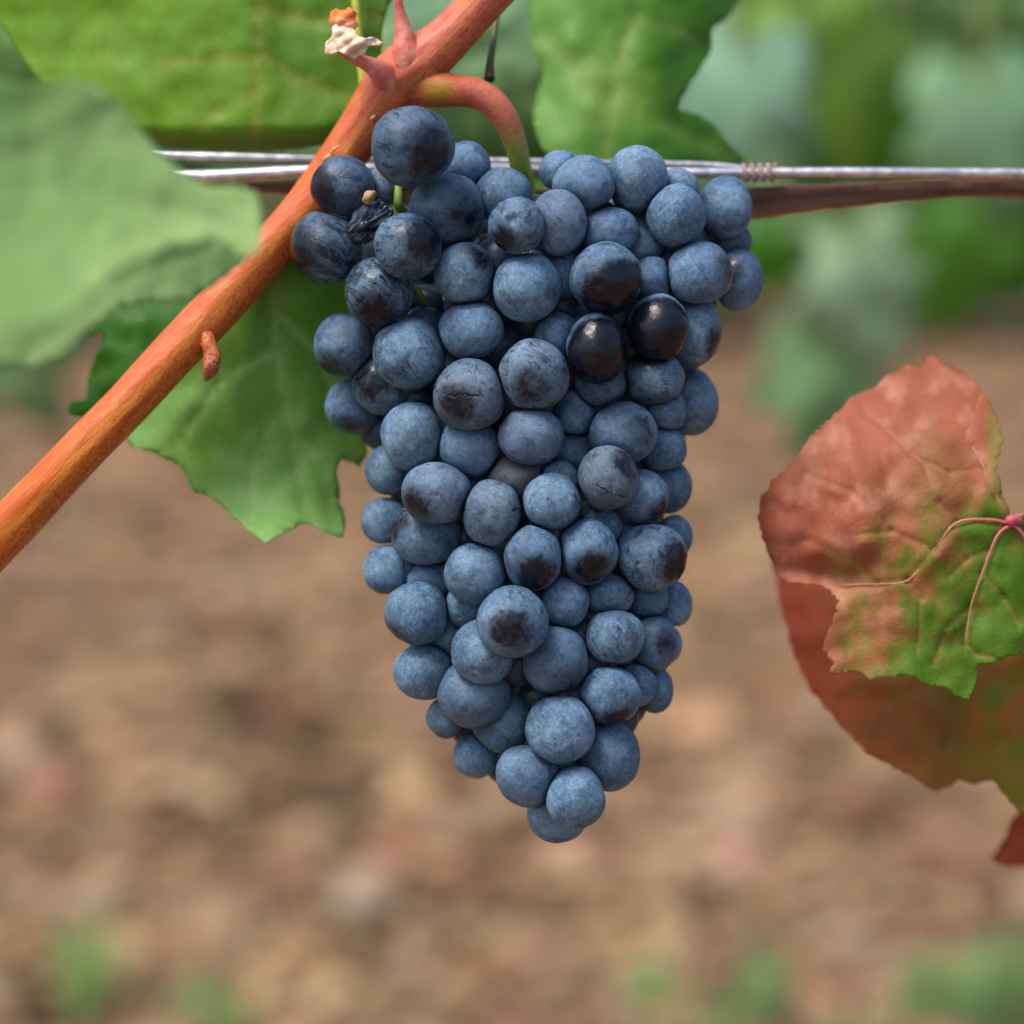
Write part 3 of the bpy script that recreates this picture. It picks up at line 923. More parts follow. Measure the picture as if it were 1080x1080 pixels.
# ------------------------------------------------------------------ the cane
cane_pts = [(-460, 1080, 40, 27), (-160, 735, 22, 26), (-60, 630, 18, 25.5), (0, 567, 16, 25), (80, 483, 16, 24.5), (160, 398, 18, 24), (215, 339, 20, 24.5), (262, 288, 22, 23.5), (310, 234, 24, 23.5), (350, 182, 24, 24.5), (385, 130, 23, 26), (412, 92, 21, 30), (432, 74, 20, 33), (452, 58, 19, 29), (480, 32, 18, 24.5), (515, -6, 17, 24), (600, -95, 15, 23.5), (700, -210, 12, 23)]
CL = [(q[0], q[1], q[3]) for q in catmull(cane_pts, 8)]
def c_cane(px, py):
    best, off = 1e9, 0.0
    for (a, b) in zip(CL[:-1], CL[1:]):
        d = seg_dist((px, py), a[:2], b[:2])
        if d < best:
            best = d
            tx, ty = b[0] - a[0], b[1] - a[1]
            l_ = math.hypot(tx, ty)
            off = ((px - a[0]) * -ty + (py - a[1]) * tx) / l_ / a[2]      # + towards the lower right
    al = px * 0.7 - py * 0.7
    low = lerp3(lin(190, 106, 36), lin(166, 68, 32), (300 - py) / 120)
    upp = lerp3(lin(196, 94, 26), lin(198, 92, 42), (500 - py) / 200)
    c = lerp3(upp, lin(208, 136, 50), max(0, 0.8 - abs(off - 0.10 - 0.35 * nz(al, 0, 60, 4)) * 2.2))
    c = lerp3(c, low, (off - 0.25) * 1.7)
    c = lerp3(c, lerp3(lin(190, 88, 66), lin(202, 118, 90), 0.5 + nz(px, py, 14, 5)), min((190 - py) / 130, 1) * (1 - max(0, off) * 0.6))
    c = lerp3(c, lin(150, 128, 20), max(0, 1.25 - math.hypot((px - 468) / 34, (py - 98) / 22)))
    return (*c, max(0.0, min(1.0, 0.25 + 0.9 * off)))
root = empty('vine_cane', P(0, 567, 0.016))
tag(root, 'orange-red vine cane slanting up across the upper left', 'vine cane')
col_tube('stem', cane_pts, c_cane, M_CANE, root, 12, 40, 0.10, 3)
c_pk = lambda px, py: lerp3(lin(196, 94, 80), lin(222, 156, 136), nz(px, py, 12, 2) + 0.3)
col_tube('side_shoot', [(440, 92, 23, 24), (431, 66, 17, 22), (427, 42, 15, 13), (424, 22, 14, 7.5), (421, 6, 13, 4.8), (417, -20, 12, 3.5), (410, -70, 14, 3)], c_pk, M_STEM, root, 6, 16, 0.1, 4)
stub = col_tube('stub', [(414, 92, 20, 23), (404, 78, 15, 15), (390, 69, 12, 9), (382, 65, 11, 7.5), (370, 57, 11, 8), (362, 50, 11, 9)], c_pk, M_STEM, root, 6, 14, 0.1, 5)
# papery dry scale and its orange tip
def scale_sheet(name, pts, dz, col, parent, seed):
    cx = sum(p[0] for p in pts) / len(pts); cy = sum(p[1] for p in pts) / len(pts)
    return outline_leaf(name, pts, lambda x, y: dz - 2.6 * math.exp(-((x - cx) / 14) ** 2 - ((y - cy) / 10) ** 2) + 0.25 * math.sin(x * 0.30 + y * 0.5) + 1.5 * nz(x, y, 13, seed) + 0.6 * nz(x, y, 5, seed + 3), col, 2.5, 1.5, seed, mat=M_DRY, parent=parent, thick=0.4, wave=0.6, origin=P(cx, cy, dz / 1000), spacing=2)
cream = lambda x, y: lerp3(lin(226, 208, 186), lin(206, 170, 136), 0.4 + nz(x, y, 8, 1))
scale_sheet('dry_scale', [(343, 57), (344, 46), (350, 38), (351, 29), (358, 25), (366, 29), (373, 30), (375, 38), (386, 41), (394, 39), (404, 45), (398, 48), (388, 49), (384, 56), (374, 62), (366, 59), (358, 54), (350, 58)], 9, cream, stub, 61)
scale_sheet('dry_scale', [(351, 32), (348, 22), (349, 13), (354, 9), (361, 12), (368, 8), (376, 13), (374, 20), (377, 27), (371, 33), (362, 29)], 10.5, lambda x, y: lerp3(lin(220, 120, 56), lin(222, 190, 160), (y - 18) / 16 + 0.4 * nz(x, y, 6, 3)), stub, 62)
# little bud on the underside
bd = col_tube('bud', [(212, 346, 19, 11), (219, 360, 16, 8), (223, 372, 15, 7.5), (223, 383, 14, 10), (220, 393, 14, 7.5), (216, 402, 14, 1.5)], lambda x, y: lerp3(lin(196, 104, 58), lin(160, 96, 60), (y - 360) / 30 + 0.5 * nz(x, y, 6, 2)), M_CANE, root, 5, 14, 0.3, 8)
for (x, y, r_) in ((393, 124, 1.8), (345, 166, 2.6), (353, 157, 1.6), (228, 330, 2.0)):
    k = 0.0
    col_tube('bark_fleck', [(x - 4, y + 4, 19, r_ * 0.5), (x, y, 17, r_), (x + 4, y - 3, 18, r_ * 0.4)], lin(226, 168, 128), M_DRY, root, 4, 8, 0.3, int(x))

o = col_tube('tendril', [(516, 84, 20, 6), (517, 66, 22, 4.2), (520, 46, 25, 3.6), (523, 24, 28, 3.2), (530, -10, 32, 3), (560, -60, 40, 3)], lambda x, y: lerp3(lin(84, 104, 44), lin(58, 44, 26), (y - 40) / 40), M_STEM, None, 6, 10)
tag(o, 'thin dark green tendril rising from the top of the red stalk', 'tendril')
o = col_tube('leaf_stalk', [(372, -60, 32, 5), (375, 0, 31, 4.6), (378, 40, 31, 4.6), (384, 88, 31, 5.5), (390, 112, 30, 6.5)], lin(176, 184, 70), M_STEM, None, 6, 12)
tag(o, 'thin yellow-green leaf stalk standing behind the cane, near its dry stub', 'leaf stalk')

# ------------------------------------------------------------------ the bunch
# x, y, rx, ry in photo pixels, rank (0 = frontmost), then options
BER = [
 (435, 154, 43, 42, 0.0, dict(rub=((.45, -.75, -.25), .20), scuff=1.1, bloom=.66)),
 (362, 197, 33.5, 33, 0.9, dict(rub=((-.75, -.55, -.2), .28), scuff=.8, bloom=.58)),
 (344, 261, 37.5, 38.5, 0.4, dict(rub=((-.8, -.5, -.15), .30), scuff=1.5, bloom=.62)),
 (430, 260, 35.5, 35.5, 0.3, dict(rub=((.6, -.75, .15), .24), scuff=1.2, bloom=.78)),
 (471, 221, 41, 37, 0.9, dict(rub=((.5, -.85, -.1), .10), scuff=.5)),
 (491, 176, 26, 27, 2.6, dict(scuff=.2)),
 (530, 207, 31, 30, 1.9, dict(scuff=.2)),
 (545, 238, 29.5, 30, 0.5, dict(rub=((-.5, -.6, -.6), .12), scuff=.8, dimple=1)),
 (490, 289, 32, 34, 0.8, dict(rub=((.5, -.7, .5), .08), scuff=.6)),
 (400, 308, 36, 37, 0.8, dict(rub=((-.1, -.7, -.7), .22), scuff=1.8, bloom=.80)),
 (363, 364, 32, 33, 1.6, dict(scuff=.2, rub=((-.4, -.5, -.8), .12))),
 (555, 303, 36.5, 36, 0.7, dict(scuff=.5)),
 (497, 348, 35, 30, 0.9, dict(scuff=.15)),
 (402, 198, 17, 22, 2.6, dict(scuff=.2, brown=.4)),
 (431, 372, 38, 38, 1.1, dict(scuff=.9)),
 (405, 404, 33, 33, 1.7, dict(rub=((-.45, -.85, -.1), .18), scuff=.5)),
 (374, 428, 31, 30, 2.1, dict(scuff=.4, rub=((-.2, -.6, -.7), .08))),
 (435, 460, 32.5, 36, 0.8, dict(scuff=.25)),
 (495, 417, 37, 38, 0.2, dict(rub=((-.35, -.9, -.28), .11), scuff=.9, crack=(.20, .15, 1), brown=.35)),
 (563, 396, 37.5, 38, 0.0, dict(rub=((-.1, -.9, -.35), .10), scuff=1.1, brown=.3)),
 (495, 472, 33, 32, 0.9, dict(scuff=.3)),
 (560, 460, 34, 31, 0.7, dict(scuff=.3, brown=.2)),
 (461, 520, 36.5, 33, 0.4, dict(rub=((-.75, -.6, -.4), .14), scuff=.7, brown=.2)),
 (410, 497, 25, 27, 2.2, dict(scuff=.3)),
 (519, 542, 31, 36, 0.3, dict(scuff=.6, crack=(-.05, .35, 1), brown=.35)),
 (543, 504, 30, 25, 1.6, dict(scuff=.7, brown=.9)),
 (582, 529, 32, 30, 0.7, dict(scuff=.7)),
 (590, 507, 22, 21, 1.2, dict(scuff=.4)),
 (406, 549, 25, 26, 2.0, dict(scuff=.3)),
 (450, 563, 37.5, 33, 1.0, dict(scuff=.4, rub=((-.85, -.4, .3), .13))),
 (408, 600, 25, 27, 2.1, dict(scuff=.3)),
 (502, 605, 33, 33, 0.7, dict(scuff=.2)),
 (562, 588, 31, 35, 0.0, dict(rub=((.1, -.85, -.5), .20), scuff=.8, bloom=1.05, point=1)),
 (456, 612, 26, 21, 1.9, dict(scuff=.2)),
 (607, 436, 24, 24, 2.0, dict(scuff=.2)),
 (605, 474, 23, 23, 2.1, dict(scuff=.2)),
 (657, 456, 36, 34, 0.8, dict(scuff=.5, rub=((.45, -.85, .15), .03), speck=1)),
 (641, 504, 32, 34, 0.4, dict(scuff=.8, rub=((.65, -.65, .35), .12), brown=.5, crack=(.5, -.3, 1))),
 (690, 397, 31, 30, 1.1, dict(scuff=.9, bloom=.75, rub=((-.3, -.5, .8), .25))),
 (728, 424, 30, 34, 2.0, dict(scuff=.2, bloom=.75)),
 (703, 433, 20, 22, 1.8, dict(scuff=.5)),
 (634, 405, 28, 25, 1.6, dict(scuff=.3, bloom=.5)),
 (698, 473, 27, 24, 1.9, dict(scuff=.4)),
 (705, 512, 24, 29, 2.2, dict(scuff=.2, bloom=.7)),
 (676, 525, 29, 29, 1.1, dict(scuff=.3, rub=((.7, -.5, -.5), .08))),
 (636, 555, 22, 21, 1.5, dict(scuff=.3)),
 (620, 582, 31, 34, 0.3, dict(rub=((.1, -.75, -.6), .20), scuff=.9)),
 (687, 588, 37, 36, 0.1, dict(rub=((.75, -.64, -.1), .17), scuff=1.0)),
 (712, 566, 18, 23, 2.0, dict(scuff=.2)),
 (643, 627, 26, 23, 1.1, dict(scuff=.6)),
 (595, 636, 26, 27, 0.9, dict(scuff=.2)),
 (709, 638, 21, 25, 2.0, dict(scuff=.3)),
 (681, 630, 24, 24, 1.9, dict(scuff=.3, bloom=.7)),
 (541, 656, 37, 38, -0.1, dict(rub=((.0, -.95, -.18), .15), scuff=.9, bloom=1.05)),
 (440, 647, 34, 33, 1.3, dict(scuff=.3, rub=((-.6, -.3, -.75), .10))),
 (447, 708, 32, 30, 1.6, dict(scuff=.5)),
 (509, 688, 34, 34, 0.7, dict(scuff=.2)),
 (500, 731, 38, 36, 0.9, dict(scuff=.3)),
 (585, 696, 34, 37, 0.5, dict(scuff=.4, rub=((.5, -.5, -.75), .10))),
 (648, 672, 31, 29, 0.6, dict(scuff=.9)),
 (689, 678, 25, 32, 1.4, dict(scuff=.6, rub=((.5, -.8, 0), .06))),
 (702, 678, 17, 22, 2.4, dict(scuff=.2)),
 (644, 733, 32, 30, 0.7, dict(scuff=.4, rub=((.3, -.5, -.8), .14))),
 (672, 722, 20, 24, 1.4, dict(scuff=.2)),
 (690, 727, 20, 25, 1.9, dict(scuff=.2)),
 (591, 769, 37, 36, 0.3, dict(scuff=.4)),
 (530, 760, 32, 33, 1.3, dict(scuff=.7)),
 (470, 757, 20, 21, 1.9, dict(scuff=.2)),
 (502, 796, 24, 24, 1.8, dict(scuff=.3)),
 (557, 818, 34, 32, 0.7, dict(scuff=.4)),
 (643, 797, 32, 37, 1.0, dict(scuff=.2)),
 (607, 842, 31, 33, 0.6, dict(scuff=.3)),
 (588, 858, 32, 30, 1.4, dict(scuff=.2)),
 (473, 668, 25, 26, 1.9, dict(scuff=.2)),
 (492, 640, 25, 22, 1.7, dict(scuff=.2)),
 (589, 234, 30, 35, 0.8, dict(scuff=.5, brown=.2)),
 (616, 195, 34, 30, 0.9, dict(scuff=.4)),
 (591, 180, 22, 21, 1.7, dict(scuff=.2)),
 (672, 189, 32, 35, 1.0, dict(scuff=.3)),
 (713, 198, 24, 20, 2.0, dict(scuff=.2)),
 (713, 228, 31, 33, 0.8, dict(scuff=.3)),
 (765, 219, 28, 33, 1.3, dict(scuff=.2, bloom=.92)),
 (771, 254, 22, 20, 2.1, dict(scuff=.2, bloom=.6)),
 (737, 288, 35, 33, 0.5, dict(scuff=.3, rub=((.85, -.5, .15), .05))),
 (778, 295, 27, 32, 1.2, dict(scuff=.6, rub=((-.5, -.8, .2), .1))),
 (639, 294, 37, 38, 0.0, dict(rub=((.42, -.60, -.70), .78), scuff=.9, label='mostly black berry with bloom left only at its upper left')),
 (641, 244, 32, 26, 0.9, dict(scuff=.2)),
 (677, 257, 23, 24, 1.4, dict(scuff=.2)),
 (686, 295, 25, 25, 1.2, dict(scuff=.3)),
 (694, 346, 33, 35, 0.2, dict(rub=((.05, -.9, -.40), .95), scuff=1.2, label='glossy black berry rubbed bare of bloom')),
 (730, 349, 30, 38, 1.0, dict(scuff=.2, rub=((.85, -.4, -.3), .12))),
 (629, 368, 31, 37, 0.1, dict(rub=((.15, -.9, -.35), .97), scuff=1.2, label='glossy black berry rubbed bare of bloom')),
 (593, 291, 23, 25, 1.6, dict(scuff=.2)),
 (588, 354, 24, 24, 1.6, dict(scuff=.2, bloom=.8)),
 (648, 326, 26, 24, 1.5, dict(scuff=.6, bloom=.35)),
 (690, 424, 24, 22, 1.9, dict(scuff=.3, bloom=.7)),
]
# depth of each berry: a preferred depth from the cone of the bunch, then pushed apart in front-to-back order
ROWS = [(140, 400, 60), (190, 560, 235), (260, 555, 245), (300, 555, 240), (370, 545, 210), (430, 555, 205), (500, 560, 170), (600, 555, 170), (680, 565, 150), (740, 572, 135), (800, 575, 95), (850, 590, 60), (900, 590, 40)]
def row_at(y):
    for a, b in zip(ROWS[:-1], ROWS[1:]):
        if y <= b[0]:
            t = max(0, (y - a[0]) / (b[0] - a[0]))
            return a[1] + (b[1] - a[1]) * t, a[2] + (b[2] - a[2]) * t
    return ROWS[-1][1], ROWS[-1][2]
N = len(BER)
pref = np.zeros(N); rad = np.zeros(N); xy = np.zeros((N, 2)); rank = np.zeros(N)
for i, b in enumerate(BER):
    cx, hw = row_at(b[1])
    u = min(0.97, abs(b[0] - cx) / hw)
    pref[i] = 0.62 * hw * (1 - math.sqrt(1 - u * u)) + b[4] * 19 + (8 if b[1] > 780 else 0)
    if b[1] < 330 and b[0] < 450: pref[i] -= 25
    rad[i] = (b[2] + b[3]) / 2 * 1.02
    xy[i] = b[:2]; rank[i] = b[4] + i * 1e-4
z = pref.copy()
for it in range(300):
    push = np.zeros(N)
    for i in range(N):
        for j in range(i + 1, N):
            d2 = (xy[i, 0] - xy[j, 0]) ** 2 + (xy[i, 1] - xy[j, 1]) ** 2
            lim = 0.895 * (rad[i] + rad[j])
            if d2 < lim * lim:
                need = math.sqrt(lim * lim - d2)
                if rank[i] <= rank[j]: f_, b_ = i, j
                else: f_, b_ = j, i
                gap = need - (z[b_] - z[f_])
                if gap > 0:
                    push[f_] -= 0.22 * gap; push[b_] += 0.28 * gap
    z += np.clip(push, -6, 6) * 0.5 + (pref - z) * 0.04
z = np.clip(z, -45, 260)

bunch = empty('grape_bunch', P(445, 92, 0.018))
tag(bunch, 'tapering bunch of blue-black grapes with whitish bloom hanging from cane', 'grape bunch')
ico = bmesh.new()
bmesh.ops.create_icosphere(ico, subdivisions=5, radius=1)
ico_v = np.array([v.co[:] for v in ico.verts]); ico_f = [tuple(v.index for v in f.verts) for f in ico.faces]
ico.free()
ico_s = bmesh.new()
bmesh.ops.create_icosphere(ico_s, subdivisions=3, radius=1)
icos_v = np.array([v.co[:] for v in ico_s.verts]); icos_f = [tuple(v.index for v in f.verts) for f in ico_s.faces]
ico_s.free()
centre = [P(b[0], b[1], z[i] * S) for i, b in enumerate(BER)]
pers = [(FOCUS + z[i] * S) / FOCUS for i in range(N)]
wr = [rad[i] * S * pers[i] for i in range(N)]

def make_berry(i):
    b = BER[i]; opt = b[5]
    rr = random.Random(100 + i)
    k = S * pers[i]
    dirs = ico_v
    rads = np.ones(len(dirs))
    off = Vector((rr.uniform(0, 50), rr.uniform(0, 50), rr.uniform(0, 50)))
    nn = np.array([0.060 * noise.noise(Vector(d) * 1.1 + off) + 0.018 * noise.noise(Vector(d) * 2.8 + off) for d in dirs])
    rads = rads + nn
    # the blossom end: a tiny pit, usually facing out and down
    sd_ = Vector((rr.gauss(0, 0.5), -0.8, -0.6 + rr.gauss(0, 0.3))).normalized()
    cosang = dirs @ np.array(sd_[:])
    rads += 0.02 * np.exp(-((1 - cosang) / 0.05)) - 0.05 * np.exp(-((1 - cosang) / 0.0045))
    if opt.get('dimple'):
        q = np.array(Vector((-0.15, -0.95, 0.12)).normalized()[:]); ca = dirs @ q
        rads -= 0.16 * np.exp(-((1 - ca) / 0.02))
        q = np.array(Vector((-0.35, -0.75, -0.55)).normalized()[:]); ca = dirs @ q
        rads -= 0.12 * np.exp(-((1 - ca) / 0.05))
        rads += 0.05 * np.array([noise.noise(Vector(d) * 4 + off) for d in dirs])
    if opt.get('point'):
        q = np.array(Vector((0, -0.1, 1)).normalized()[:]); ca = dirs @ q
        rads += 0.05 * np.exp(-((1 - ca) / 0.08))
    if 'crack' in opt:
        q = np.array(Vector(opt['crack']).normalized()[:])
        s = dirs @ q
        fl = np.array([noise.noise(Vector(d) * 3.5 + off) for d in dirs])
    v = dirs * rads[:, None]
    L = np.stack([v[:, 0] * b[2] * 1.02 * k, v[:, 1] * wr[i], v[:, 2] * b[3] * 1.02 * k], 1)
    Rm = np.array([RIGHT[:], FWD[:], UP[:]])          # rows = axes
    Wv = L @ Rm
    ci = np.array(centre[i][:])
    for j in range(N):
        if j == i: continue
        d = np.array(centre[j][:]) - ci
        D = np.linalg.norm(d)
        if D < wr[i] + wr[j] and D > 1e-5:
            t = (D * D + wr[i] ** 2 - wr[j] ** 2) / (2 * D)
            t = max(t, 0.35 * wr[i])
            n_ = d / D
            s = Wv @ n_
            kk = 0.0005
            ex = np.where((s - t) / kk > 20, s - t, kk * np.log1p(np.exp(np.clip((s - t) / kk, -30, 20))))
            Wv = Wv - ex[:, None] * n_[None, :]
    me = mesh_from(Wv, ico_f)
    o = bpy.data.objects.new('berry', me)
    COL.objects.link(o)
    me.materials.append(M_BERRY)
    me.polygons.foreach_set('use_smooth', [True] * len(me.polygons))
    o.parent = bunch
    o.location = centre[i] - bunch.location
    o['bloom'] = float(opt.get('bloom', 0.97))
    rub = opt.get('rub')
    if rub:
        d = Vector(rub[0]).normalized()
    else:
        d = Vector((0, 1, 0))
    w_ = RIGHT * d.x + FWD * d.y + UP * d.z
    o['rub_dir'] = [w_.x, w_.y, w_.z]
    o['rub_size'] = 0.9 * float(rub[1]) if rub else 0.0
    o['scuff'] = float(opt.get('scuff', 0.4))
    cq = Vector(opt.get('crack', (0, 0, 1))).normalized()
    o['crack_dir'] = [cq.x, cq.y, cq.z]
    o['crack'] = 1.0 if 'crack' in opt else 0.0
    o['brown'] = float(opt.get('brown', 0.0))
    if 'label' in opt: o['label'] = opt['label']
    return o
for i in range(N):
    make_berry(i)

# one shrivelled berry
v_ = []
rr = random.Random(5)
for d in ico_v:
    q = Vector(d)
    r_ = 1.05 + 0.35 * noise.noise(q * 1.5) - 0.55 * abs(noise.noise(Vector((q.x * 1.2, q.y * 2.6, q.z * 3.0)) + Vector((4, 1, 2)))) - 0.10 * abs(noise.noise(q * 4.5))
    a, b_ = q.x * 29 * r_, q.z * 18 * r_
    an = math.radians(42)
    x, y = a * math.cos(an) - b_ * math.sin(an), a * math.sin(an) + b_ * math.cos(an)
    v_.append(P(392 + x, 232 - y, (6 + q.y * 3.0 * r_) / 1000))
o = link_mesh('shrivelled_berry', mesh_from(v_, ico_f), M_BERRY, bunch, P(392, 232, 0.006))
o['bloom'] = 0.55; o['rub_dir'] = [0.0, -1.0, -0.3]; o['rub_size'] = 0.25; o['scuff'] = 1.6; o['crack_dir'] = [0.0, 0.0, 1.0]; o['crack'] = 0.0; o['brown'] = 0.2
o['label'] = 'small dark wrinkled dried berry'

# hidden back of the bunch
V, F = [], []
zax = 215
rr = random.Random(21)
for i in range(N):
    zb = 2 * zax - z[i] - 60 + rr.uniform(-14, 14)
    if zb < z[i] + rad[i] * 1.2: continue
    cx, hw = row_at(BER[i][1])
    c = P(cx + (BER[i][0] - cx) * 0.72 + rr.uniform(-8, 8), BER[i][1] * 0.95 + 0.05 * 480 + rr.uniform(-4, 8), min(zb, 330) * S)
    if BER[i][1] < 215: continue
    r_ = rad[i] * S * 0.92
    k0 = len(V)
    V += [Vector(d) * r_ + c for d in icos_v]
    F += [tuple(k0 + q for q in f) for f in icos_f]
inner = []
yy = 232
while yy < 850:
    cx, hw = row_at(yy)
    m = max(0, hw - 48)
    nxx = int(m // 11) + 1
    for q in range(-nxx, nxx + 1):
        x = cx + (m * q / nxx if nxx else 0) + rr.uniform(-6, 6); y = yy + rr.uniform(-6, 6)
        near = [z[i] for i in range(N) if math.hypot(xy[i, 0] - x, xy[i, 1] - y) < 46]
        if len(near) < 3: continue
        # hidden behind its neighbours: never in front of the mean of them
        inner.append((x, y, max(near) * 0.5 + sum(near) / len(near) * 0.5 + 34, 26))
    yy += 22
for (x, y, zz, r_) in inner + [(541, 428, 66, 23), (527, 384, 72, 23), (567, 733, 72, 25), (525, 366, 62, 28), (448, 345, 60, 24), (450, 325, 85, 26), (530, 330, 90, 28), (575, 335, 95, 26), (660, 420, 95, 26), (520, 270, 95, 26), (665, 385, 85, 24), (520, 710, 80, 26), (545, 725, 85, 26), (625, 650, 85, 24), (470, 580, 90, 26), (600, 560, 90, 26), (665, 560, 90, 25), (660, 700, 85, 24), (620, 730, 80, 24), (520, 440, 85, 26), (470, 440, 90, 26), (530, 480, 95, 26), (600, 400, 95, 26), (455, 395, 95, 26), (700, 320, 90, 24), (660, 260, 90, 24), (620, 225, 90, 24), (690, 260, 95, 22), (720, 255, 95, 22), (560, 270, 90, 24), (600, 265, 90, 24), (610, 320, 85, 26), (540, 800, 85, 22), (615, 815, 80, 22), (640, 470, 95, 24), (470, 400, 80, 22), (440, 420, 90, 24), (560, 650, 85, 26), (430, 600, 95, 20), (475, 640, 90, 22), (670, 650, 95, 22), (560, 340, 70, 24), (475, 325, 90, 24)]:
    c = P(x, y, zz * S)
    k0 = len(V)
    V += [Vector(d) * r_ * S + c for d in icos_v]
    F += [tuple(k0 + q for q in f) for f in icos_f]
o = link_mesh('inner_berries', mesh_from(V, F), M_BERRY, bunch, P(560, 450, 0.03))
o['kind'] = 'stuff'
o['bloom'] = 0.3; o['rub_dir'] = [0.0, 1.0, 0.0]; o['rub_size'] = 0.0; o['scuff'] = 0.4; o['crack_dir'] = [0.0, 0.0, 1.0]; o['crack'] = 0.0; o['brown'] = 0.0  # low bloom: crevice shade put into the skin colour of the inner berries

# stalk: red where it leaves the cane, green where it enters the bunch
def c_ped(px, py):
    c = lerp3(lin(166, 72, 48), lin(184, 104, 80), (px - 470) / 50 + 0.3 * nz(px, py, 12, 3))
    c = lerp3(c, lin(150, 128, 24), max(0, 1.0 - math.hypot((px - 462) / 26, (py - 96) / 20)))
    if px > 520: c = lerp3(c, lin(126, 158, 62), (py - 125) / 45)
    return c
col_tube('peduncle', [(440, 92, 20, 22), (462, 94, 18, 20), (482, 96, 17, 17), (500, 98, 17, 16.5), (519, 108, 17, 15.5), (533, 126, 18, 14), (543, 150, 20, 12), (549, 176, 23, 11), (554, 200, 27, 11), (560, 260, 32, 10)], c_ped, M_STEM, bunch, 8, 20, 0.05, 9)
GREEN_ST = lin(112, 140, 58)
col_tube('rachis', [(560, 255, 32, 10), (566, 400, 36, 9), (568, 560, 34, 8), (575, 700, 28, 6), (590, 830, 20, 4)], GREEN_ST, M_STEM, bunch, 8, 12, 0.1, 10)
for pts in ([(470, 240, 26, 5), (440, 226, 17, 5), (423, 220, 12, 5), (420, 206, 11, 4.6), (421, 186, 14, 4)],
            [(560, 290, 30, 5), (535, 275, 22, 5), (518, 262, 16, 5), (508, 250, 13, 4)],
            [(640, 250, 32, 5), (660, 236, 24, 5), (671, 228, 16, 5), (676, 220, 12, 4)],
            [(500, 340, 30, 5), (470, 330, 20, 4.5), (448, 318, 12, 4), (440, 305, 8, 3.5)],
            [(640, 250, 36, 6), (700, 252, 34, 5), (750, 262, 30, 4)],
            [(470, 240, 30, 6), (420, 290, 28, 5), (385, 380, 24, 4)]):
    col_tube('pedicel', pts, GREEN_ST, M_STEM, bunch, 5, 10, 0.15, int(pts[0][0]))
o = col_tube('dry_knob', [(384, 213, 5, 2), (387, 210, 3, 5.0), (391, 205, 3, 5.2), (396, 204, 4, 2)], lin(166, 138, 102), M_DRY, bunch, 5, 12, 0.55, 12)

# ------------------------------------------------------------------ grass tufts, stones and fallen leaves on the soil
def c_grass(rr):
    return lerp3(lin(126, 160, 100), lin(182, 202, 160), rr.random())
def tuft(px, py, label, n, h, spread, seed):
    rr = random.Random(seed)
    b = on_ground(px, py)
    b.z = ground_h(b.x, b.y)
    V, F, C = [], [], []
    for i in range(n):
        an = rr.random() * 6.28; rd = spread * rr.random() ** 0.6
        x, y = b.x + rd * math.cos(an), b.y + rd * math.sin(an)
        lean = Vector((rr.gauss(0, 0.12), rr.gauss(0, 0.12), 1)).normalized()
        side = Vector((rr.gauss(0, 1), rr.gauss(0, 1), 0)).normalized()
        hh = h * rr.uniform(0.5, 1.1); w = rr.uniform(0.0025, 0.0055)
        c = c_grass(rr)
        k0 = len(V)
        for s in range(5):
            t = s / 4
            q = Vector((x, y, ground_h(x, y) - 0.004)) + lean * (hh * t) + Vector((lean.x, lean.y, -0.3)) * (hh * 0.5 * t * t)
            ww = w * (1 - t ** 1.5) + 0.0003
            V += [q - side * ww, q + side * ww]; C += [c, c]
        for s in range(4):
            F.append((k0 + 2 * s, k0 + 2 * s + 1, k0 + 2 * s + 3, k0 + 2 * s + 2))
    me = mesh_from(V, F); set_col(me, C)
    tag(link_mesh('grass_tuft', me, M_LEAF_FAR, None, b), label, 'grass', 'grass tufts at the bottom')
tuft(90, 1110, 'tall narrow grass tuft in the bottom left corner', 80, 0.15, 0.010, 1)
tuft(225, 1108, 'low wide grass tuft right of the tall left one', 90, 0.075, 0.035, 2)
tuft(690, 1050, 'small pale grass tuft below and right of the bunch tip', 70, 0.07, 0.03, 3)
tuft(800, 1100, 'upright grass tuft right of the small pale one', 80, 0.11, 0.013, 4)
tuft(975, 1108, 'dense green grass tuft near the bottom right', 100, 0.10, 0.022, 5)
tuft(1068, 1100, 'grass tuft in the bottom right corner', 100, 0.135, 0.018, 6)
tuft(895, 1115, 'sparse short grass tuft between two denser ones at bottom right', 26, 0.05, 0.04, 7)

tuft(745, 1105, 'low grass tuft between the small pale one and the upright one', 50, 0.06, 0.03, 8)
tuft(1020, 1112, 'middle grass tuft of the three crowding the bottom right corner', 80, 0.10, 0.02, 9)

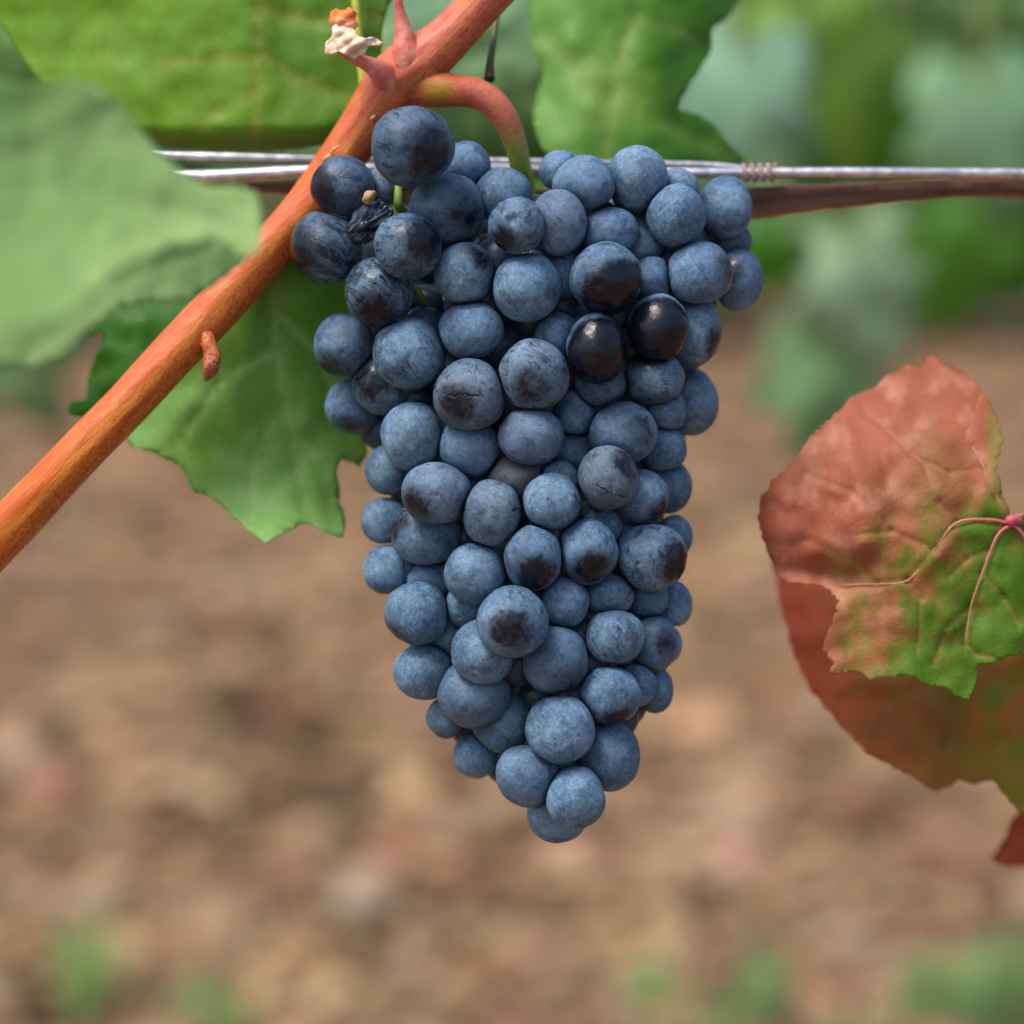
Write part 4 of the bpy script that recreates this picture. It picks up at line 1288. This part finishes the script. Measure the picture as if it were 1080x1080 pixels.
def stone(px, py, label, sx, sy, sz, col, seed):
    b = on_ground(px, py); b.z = ground_h(b.x, b.y)
    v, f = blob((b.x, b.y, b.z + sz * 0.55), sx, sy, sz, seed * 1.1, seed, 3, 0.4)
    me = mesh_from(v, f); set_col(me, [col] * len(v))
    tag(link_mesh('stone', me, M_STONE, None, b), label, 'stone', 'stones and clods on the soil')
stone(592, 915, 'small pale stone on the soil below the bunch tip', .020, .020, .020, lin(206, 166, 140), 1)
stone(778, 920, 'pinkish stone on the soil right of the bunch tip', .022, .022, .020, lin(214, 160, 142), 2)
stone(745, 775, 'large tan clod on the soil right of the bunch', .045, .04, .028, lin(196, 158, 122), 3)
stone(440, 838, 'cream coloured clod on the soil left of the bunch tip', .034, .03, .022, lin(200, 166, 124), 4)
stone(375, 975, 'grey stone lying low in the picture, left of centre', .032, .022, .014, lin(150, 140, 126), 5)
stone(60, 850, 'rosy clod on the soil at the left edge', .036, .034, .034, lin(146, 100, 82), 6)

def fallen(px, py, label, size, col, seed):
    b = on_ground(px, py); b.z = ground_h(b.x, b.y) + 0.012
    V, F, C = [], [], []
    rr = random.Random(seed)
    add_leaf(V, F, C, b, size, (rr.gauss(0, .3), -0.55, 1), (rr.gauss(0, 1), rr.gauss(0, 1), 0), col, -0.35)
    me = mesh_from(V, F); set_col(me, C)
    o = link_mesh('fallen_leaf', me, M_LITTER, None, b)
    md = o.modifiers.new('thickness', 'SOLIDIFY'); md.thickness = 0.0005
    tag(o, label, 'fallen leaf', 'dry leaves on the soil')
fallen(432, 760, 'reddish fallen leaf on the soil, touching the left of the bunch', 0.045, lin(158, 86, 68), 1)
fallen(305, 750, 'rusty fallen leaf on the soil, left of the bunch', 0.050, lin(150, 94, 74), 2)
fallen(400, 925, 'orange-brown fallen leaf on the soil, left of the bunch tip', 0.040, lin(196, 128, 100), 3)
fallen(600, 1030, 'faded orange fallen leaf on the soil below the bunch', 0.045, lin(192, 128, 100), 4)
fallen(765, 625, 'small reddish fallen leaf on the soil, right of the bunch', 0.060, lin(150, 104, 80), 5)
fallen(850, 965, 'pinkish brown fallen leaf on the soil, lower right', 0.06, lin(156, 116, 92), 6)
